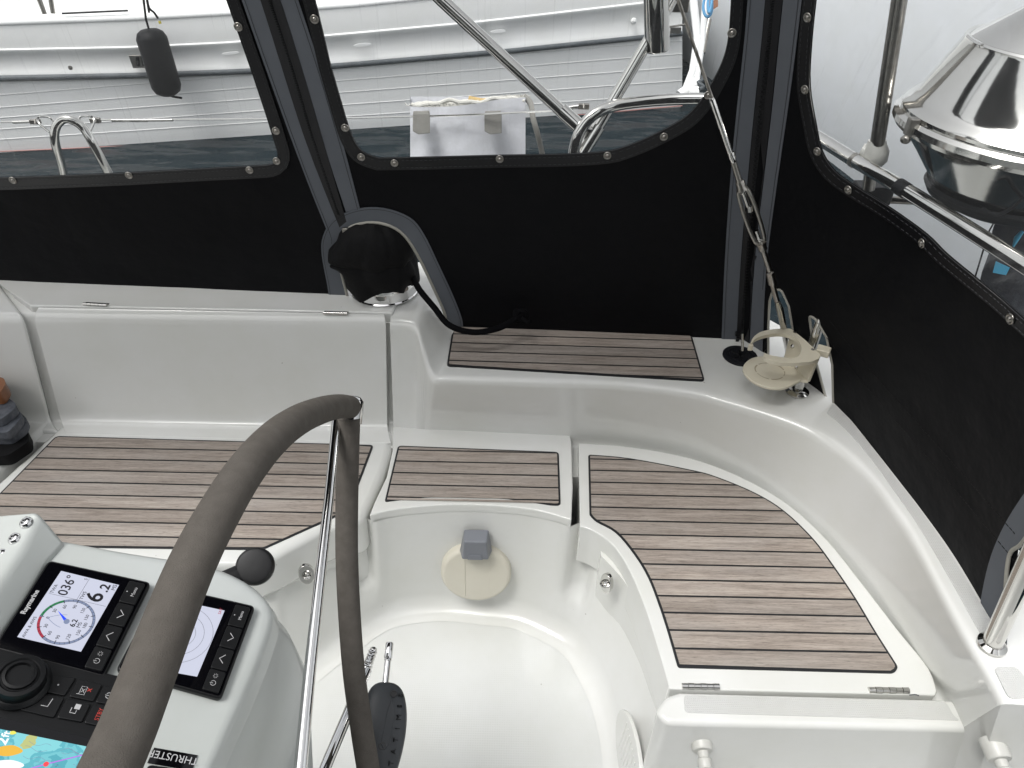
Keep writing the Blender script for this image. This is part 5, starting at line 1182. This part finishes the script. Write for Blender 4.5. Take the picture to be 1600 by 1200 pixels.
# deck house above
rr = []
for x in XS[2:]:
    t0 = HP(x, ln(x, TOE), -.10); rr.append([t0, t0-hn*.35+V((0, 0, .02)), t0-hn*.55+V((0, 0, .6)), t0-hn*.65+V((0, 0, 1.3)), t0-hn*2.2+V((0, 0, 1.35)), t0-hn*2.2-V((0, 0, .1))])
m_ = MB(); m_.loft(rr); m_.mk("deckhouse", HULLW, nb, bevel=.03, seg=3)
m_ = MB(); m_.tube([HP(x, ln(x, WLN)-2.2, .02) for x in XS], .006, 6); m_.mk("waterline_stripe", REDL, nb)
rr = []
for x in XS: rr.append([HP(x, ln(x, WLN)-1.5, .006), HP(x, ln(x, WLN)+14, -.02)])
for u, v, sx, sz_ in ((360, 83, 27, 4), (566, 70, 27, 5), (778, 49, 24, 5)):
    m_ = MB(); P = [HP(u+sx/2*math.cos(a), v+sz_/2*math.sin(a)-(math.cos(a)*sx/2)*.09, .031) for a in [2*math.pi*k/20 for k in range(20)]]; m_.slab(P, hn, -.002, .006); m_.mk("scupper", HULLG, nb)
m_ = MB(); P = [HP(*q, .04) for q in ((201, 86), (236, 86), (238, 105), (208, 106))]; m_.slab(P, hn, 0, .012); hv = m_.mk("hawse_plate", STEELD, nb, bevel=.003)
for u in (211, 220, 229): m_ = MB(); P = [HP(*q, .053) for q in ((u, 89), (u+6, 89), (u+8, 103), (u+3, 103))]; m_.slab(P, hn, 0, .004); m_.mk("opening", BLACKG, hv)
m_ = MB(); m_.lathe([(.018, 0), (.014, .01), (0, .012)], HP(110, 106, .05), hn, 14); m_.mk("drain", STEELD, nb)
m_ = MB(); m_.lathe([(.03, 0), (.025, .02), (0, .03)], HP(990, 33, .03), hn, 16); m_.mk("deck_light", HULLW, nb)
for (u, v, u2, v2) in ((70, 22, 56, -15), (83, 21, 77, -15)): m_ = MB(); m_.tube([HP(u, v, -.1), HP(u2, v2, -.12)], .018, 10); m_.mk("rail_leg", STEELD, nb)
m_ = MB(); m_.tube([HP(97, 21, -.02), HP(200, 16.5, -.02)], .008, 6); m_.mk("deck_line", RUB, nb)
# cleat at the stern and stern fittings
m_ = MB(); c = HP(1056, 42, .12); m_.tube([c-hdir*.10, c+hdir*.12+V((0, 0, .02))], [.008, .010], 8); m_.box(c-V((0, 0, .03)), .10, .03, .05); m_.mk("cleat", STEELD, nb)
# fender
fd = thing("fender", "long black cylindrical fender hanging against the neighbouring white hull", "fender", HP(262, 100, .2))
fa = HP(233, 47, .22); fb = HP(264, 148, .22); ax = fb-fa; L = ax.length; r = .118
m_ = MB(); m_.lathe([(0, -.01), (.03, -.008), (.07, .0), (.10, .02), (r, .06), (r, L*.5), (r, L-.07), (.10, L-.025), (.06, L), (.03, L+.01), (0, L+.012)], fa, ax, 36); m_.mk("body", FEND, fd)
m_ = MB(); m_.tube([fa, HP(228, 30, .2), HP(222, -20, .1)], .009, 8); m_.tube(crom([HP(233, 20, .15), HP(229, -5, .12), HP(233, 12, .16), HP(241, 20, .16), HP(247, 29, .17)], 5), .009, 8); m_.tube([fb, fb+ax*.03+V((.03, 0, 0)), fb+ax*.05+V((.1, 0, 0))], .01, 8); m_.mk("line", ROPE, fd)
m_ = MB(); m_.tube([HP(249, 33, .17), HP(250.5, 37, .17)], .011, 8); m_.mk("line_end", mat("yellow whipping", (.6, .5, .05), .6), fd)
# ================================================================== FAR WHITE YACHT BEHIND THE GRILL
fy = thing("yacht_hull", "big glossy bluish white yacht hull close behind the kettle grill", "yacht", V((4.5, 6.5, -.6)))
pl = crom([V((1.55, 10.8, 0)), V((2.0, 8.6, 0)), V((2.5, 6.4, 0)), V((2.72, 4.6, 0)), V((2.8, 3.0, 0)), V((2.85, 1.4, 0)), V((2.8, -.4, 0)), V((2.5, -2.4, 0))], 6)
rr = []
for p in pl:
    rr.append([V((p.x+o, p.y, z)) for o, z in ((.35, -.9), (.18, -.4), (.06, .2), (0, .9), (-.02, 1.6), (.0, 2.3), (.06, 2.9), (.5, 3.1), (2.5, 3.2), (2.8, -.9))])
m_ = MB(); m_.loft(rr); m_.mk("hull", HULLB, fy, smooth=60)
m_ = MB(); m_.tube([onp(1560, 335, V((2.72, 0, 0)), V((-1, 0, 0))), onp(1545, 362, V((2.74, 0, 0)), V((-1, 0, 0))), onp(1524, 432, V((2.76, 0, 0)), V((-1, 0, 0)))], .005, 6); m_.mk("hull_seam", RUB, fy)
# stern gear between the two boats
g1 = thing("boarding_ladder", "white folded stern ladder with a blue rope between the two white hulls", "ladder", D(1085, 150, 6.2))
for L, r, mt in (([(1080, -30), (1090, 60), (1083, 110), (1068, 150)], .035, HULLW), ([(1104, -20), (1098, 60), (1090, 110), (1085, 152)], .03, HULLW), ([(1108, 30), (1098, 83)], .022, STEELD), ([(1062, 150), (1092, 128)], .05, HULLW), ([(1075, 146), (1090, 146)], .06, HULLW)):
    m_ = MB(); m_.tube([D(a, b, 6.4) for a, b in L], r, 12); m_.mk("tube", mt, g1)
m_ = MB(); m_.tube(crom([D(a, b, 6.2) for a, b in ((1104, -15), (1099, 8), (1101, 22), (1107, 26), (1112, 16), (1112, -10))], 6), .012, 8); m_.tube(crom([D(a, b, 6.15) for a, b in ((1108, -15), (1106, 8), (1108, 20), (1111, 8), (1114, -10))], 6), .012, 8); m_.mk("rope", BLUER, g1)
m_ = MB(); P = [D(a, b, 6.3) for a, b in ((1113, 2), (1122, -4), (1122, 10), (1113, 16))]; m_.slab(P, (CC-P[0]).normalized(), -.05, 0); m_.mk("wooden_step", BROWNW, g1)
m_ = MB(); m_.tube([D(1095+4*math.sin(k*1.1), 120+k*2.2, 6.2) for k in range(10)], .018, 8); m_.mk("coil", RUBG, g1)
scene.cycles.max_bounces = 8; scene.cycles.transparent_max_bounces = 12
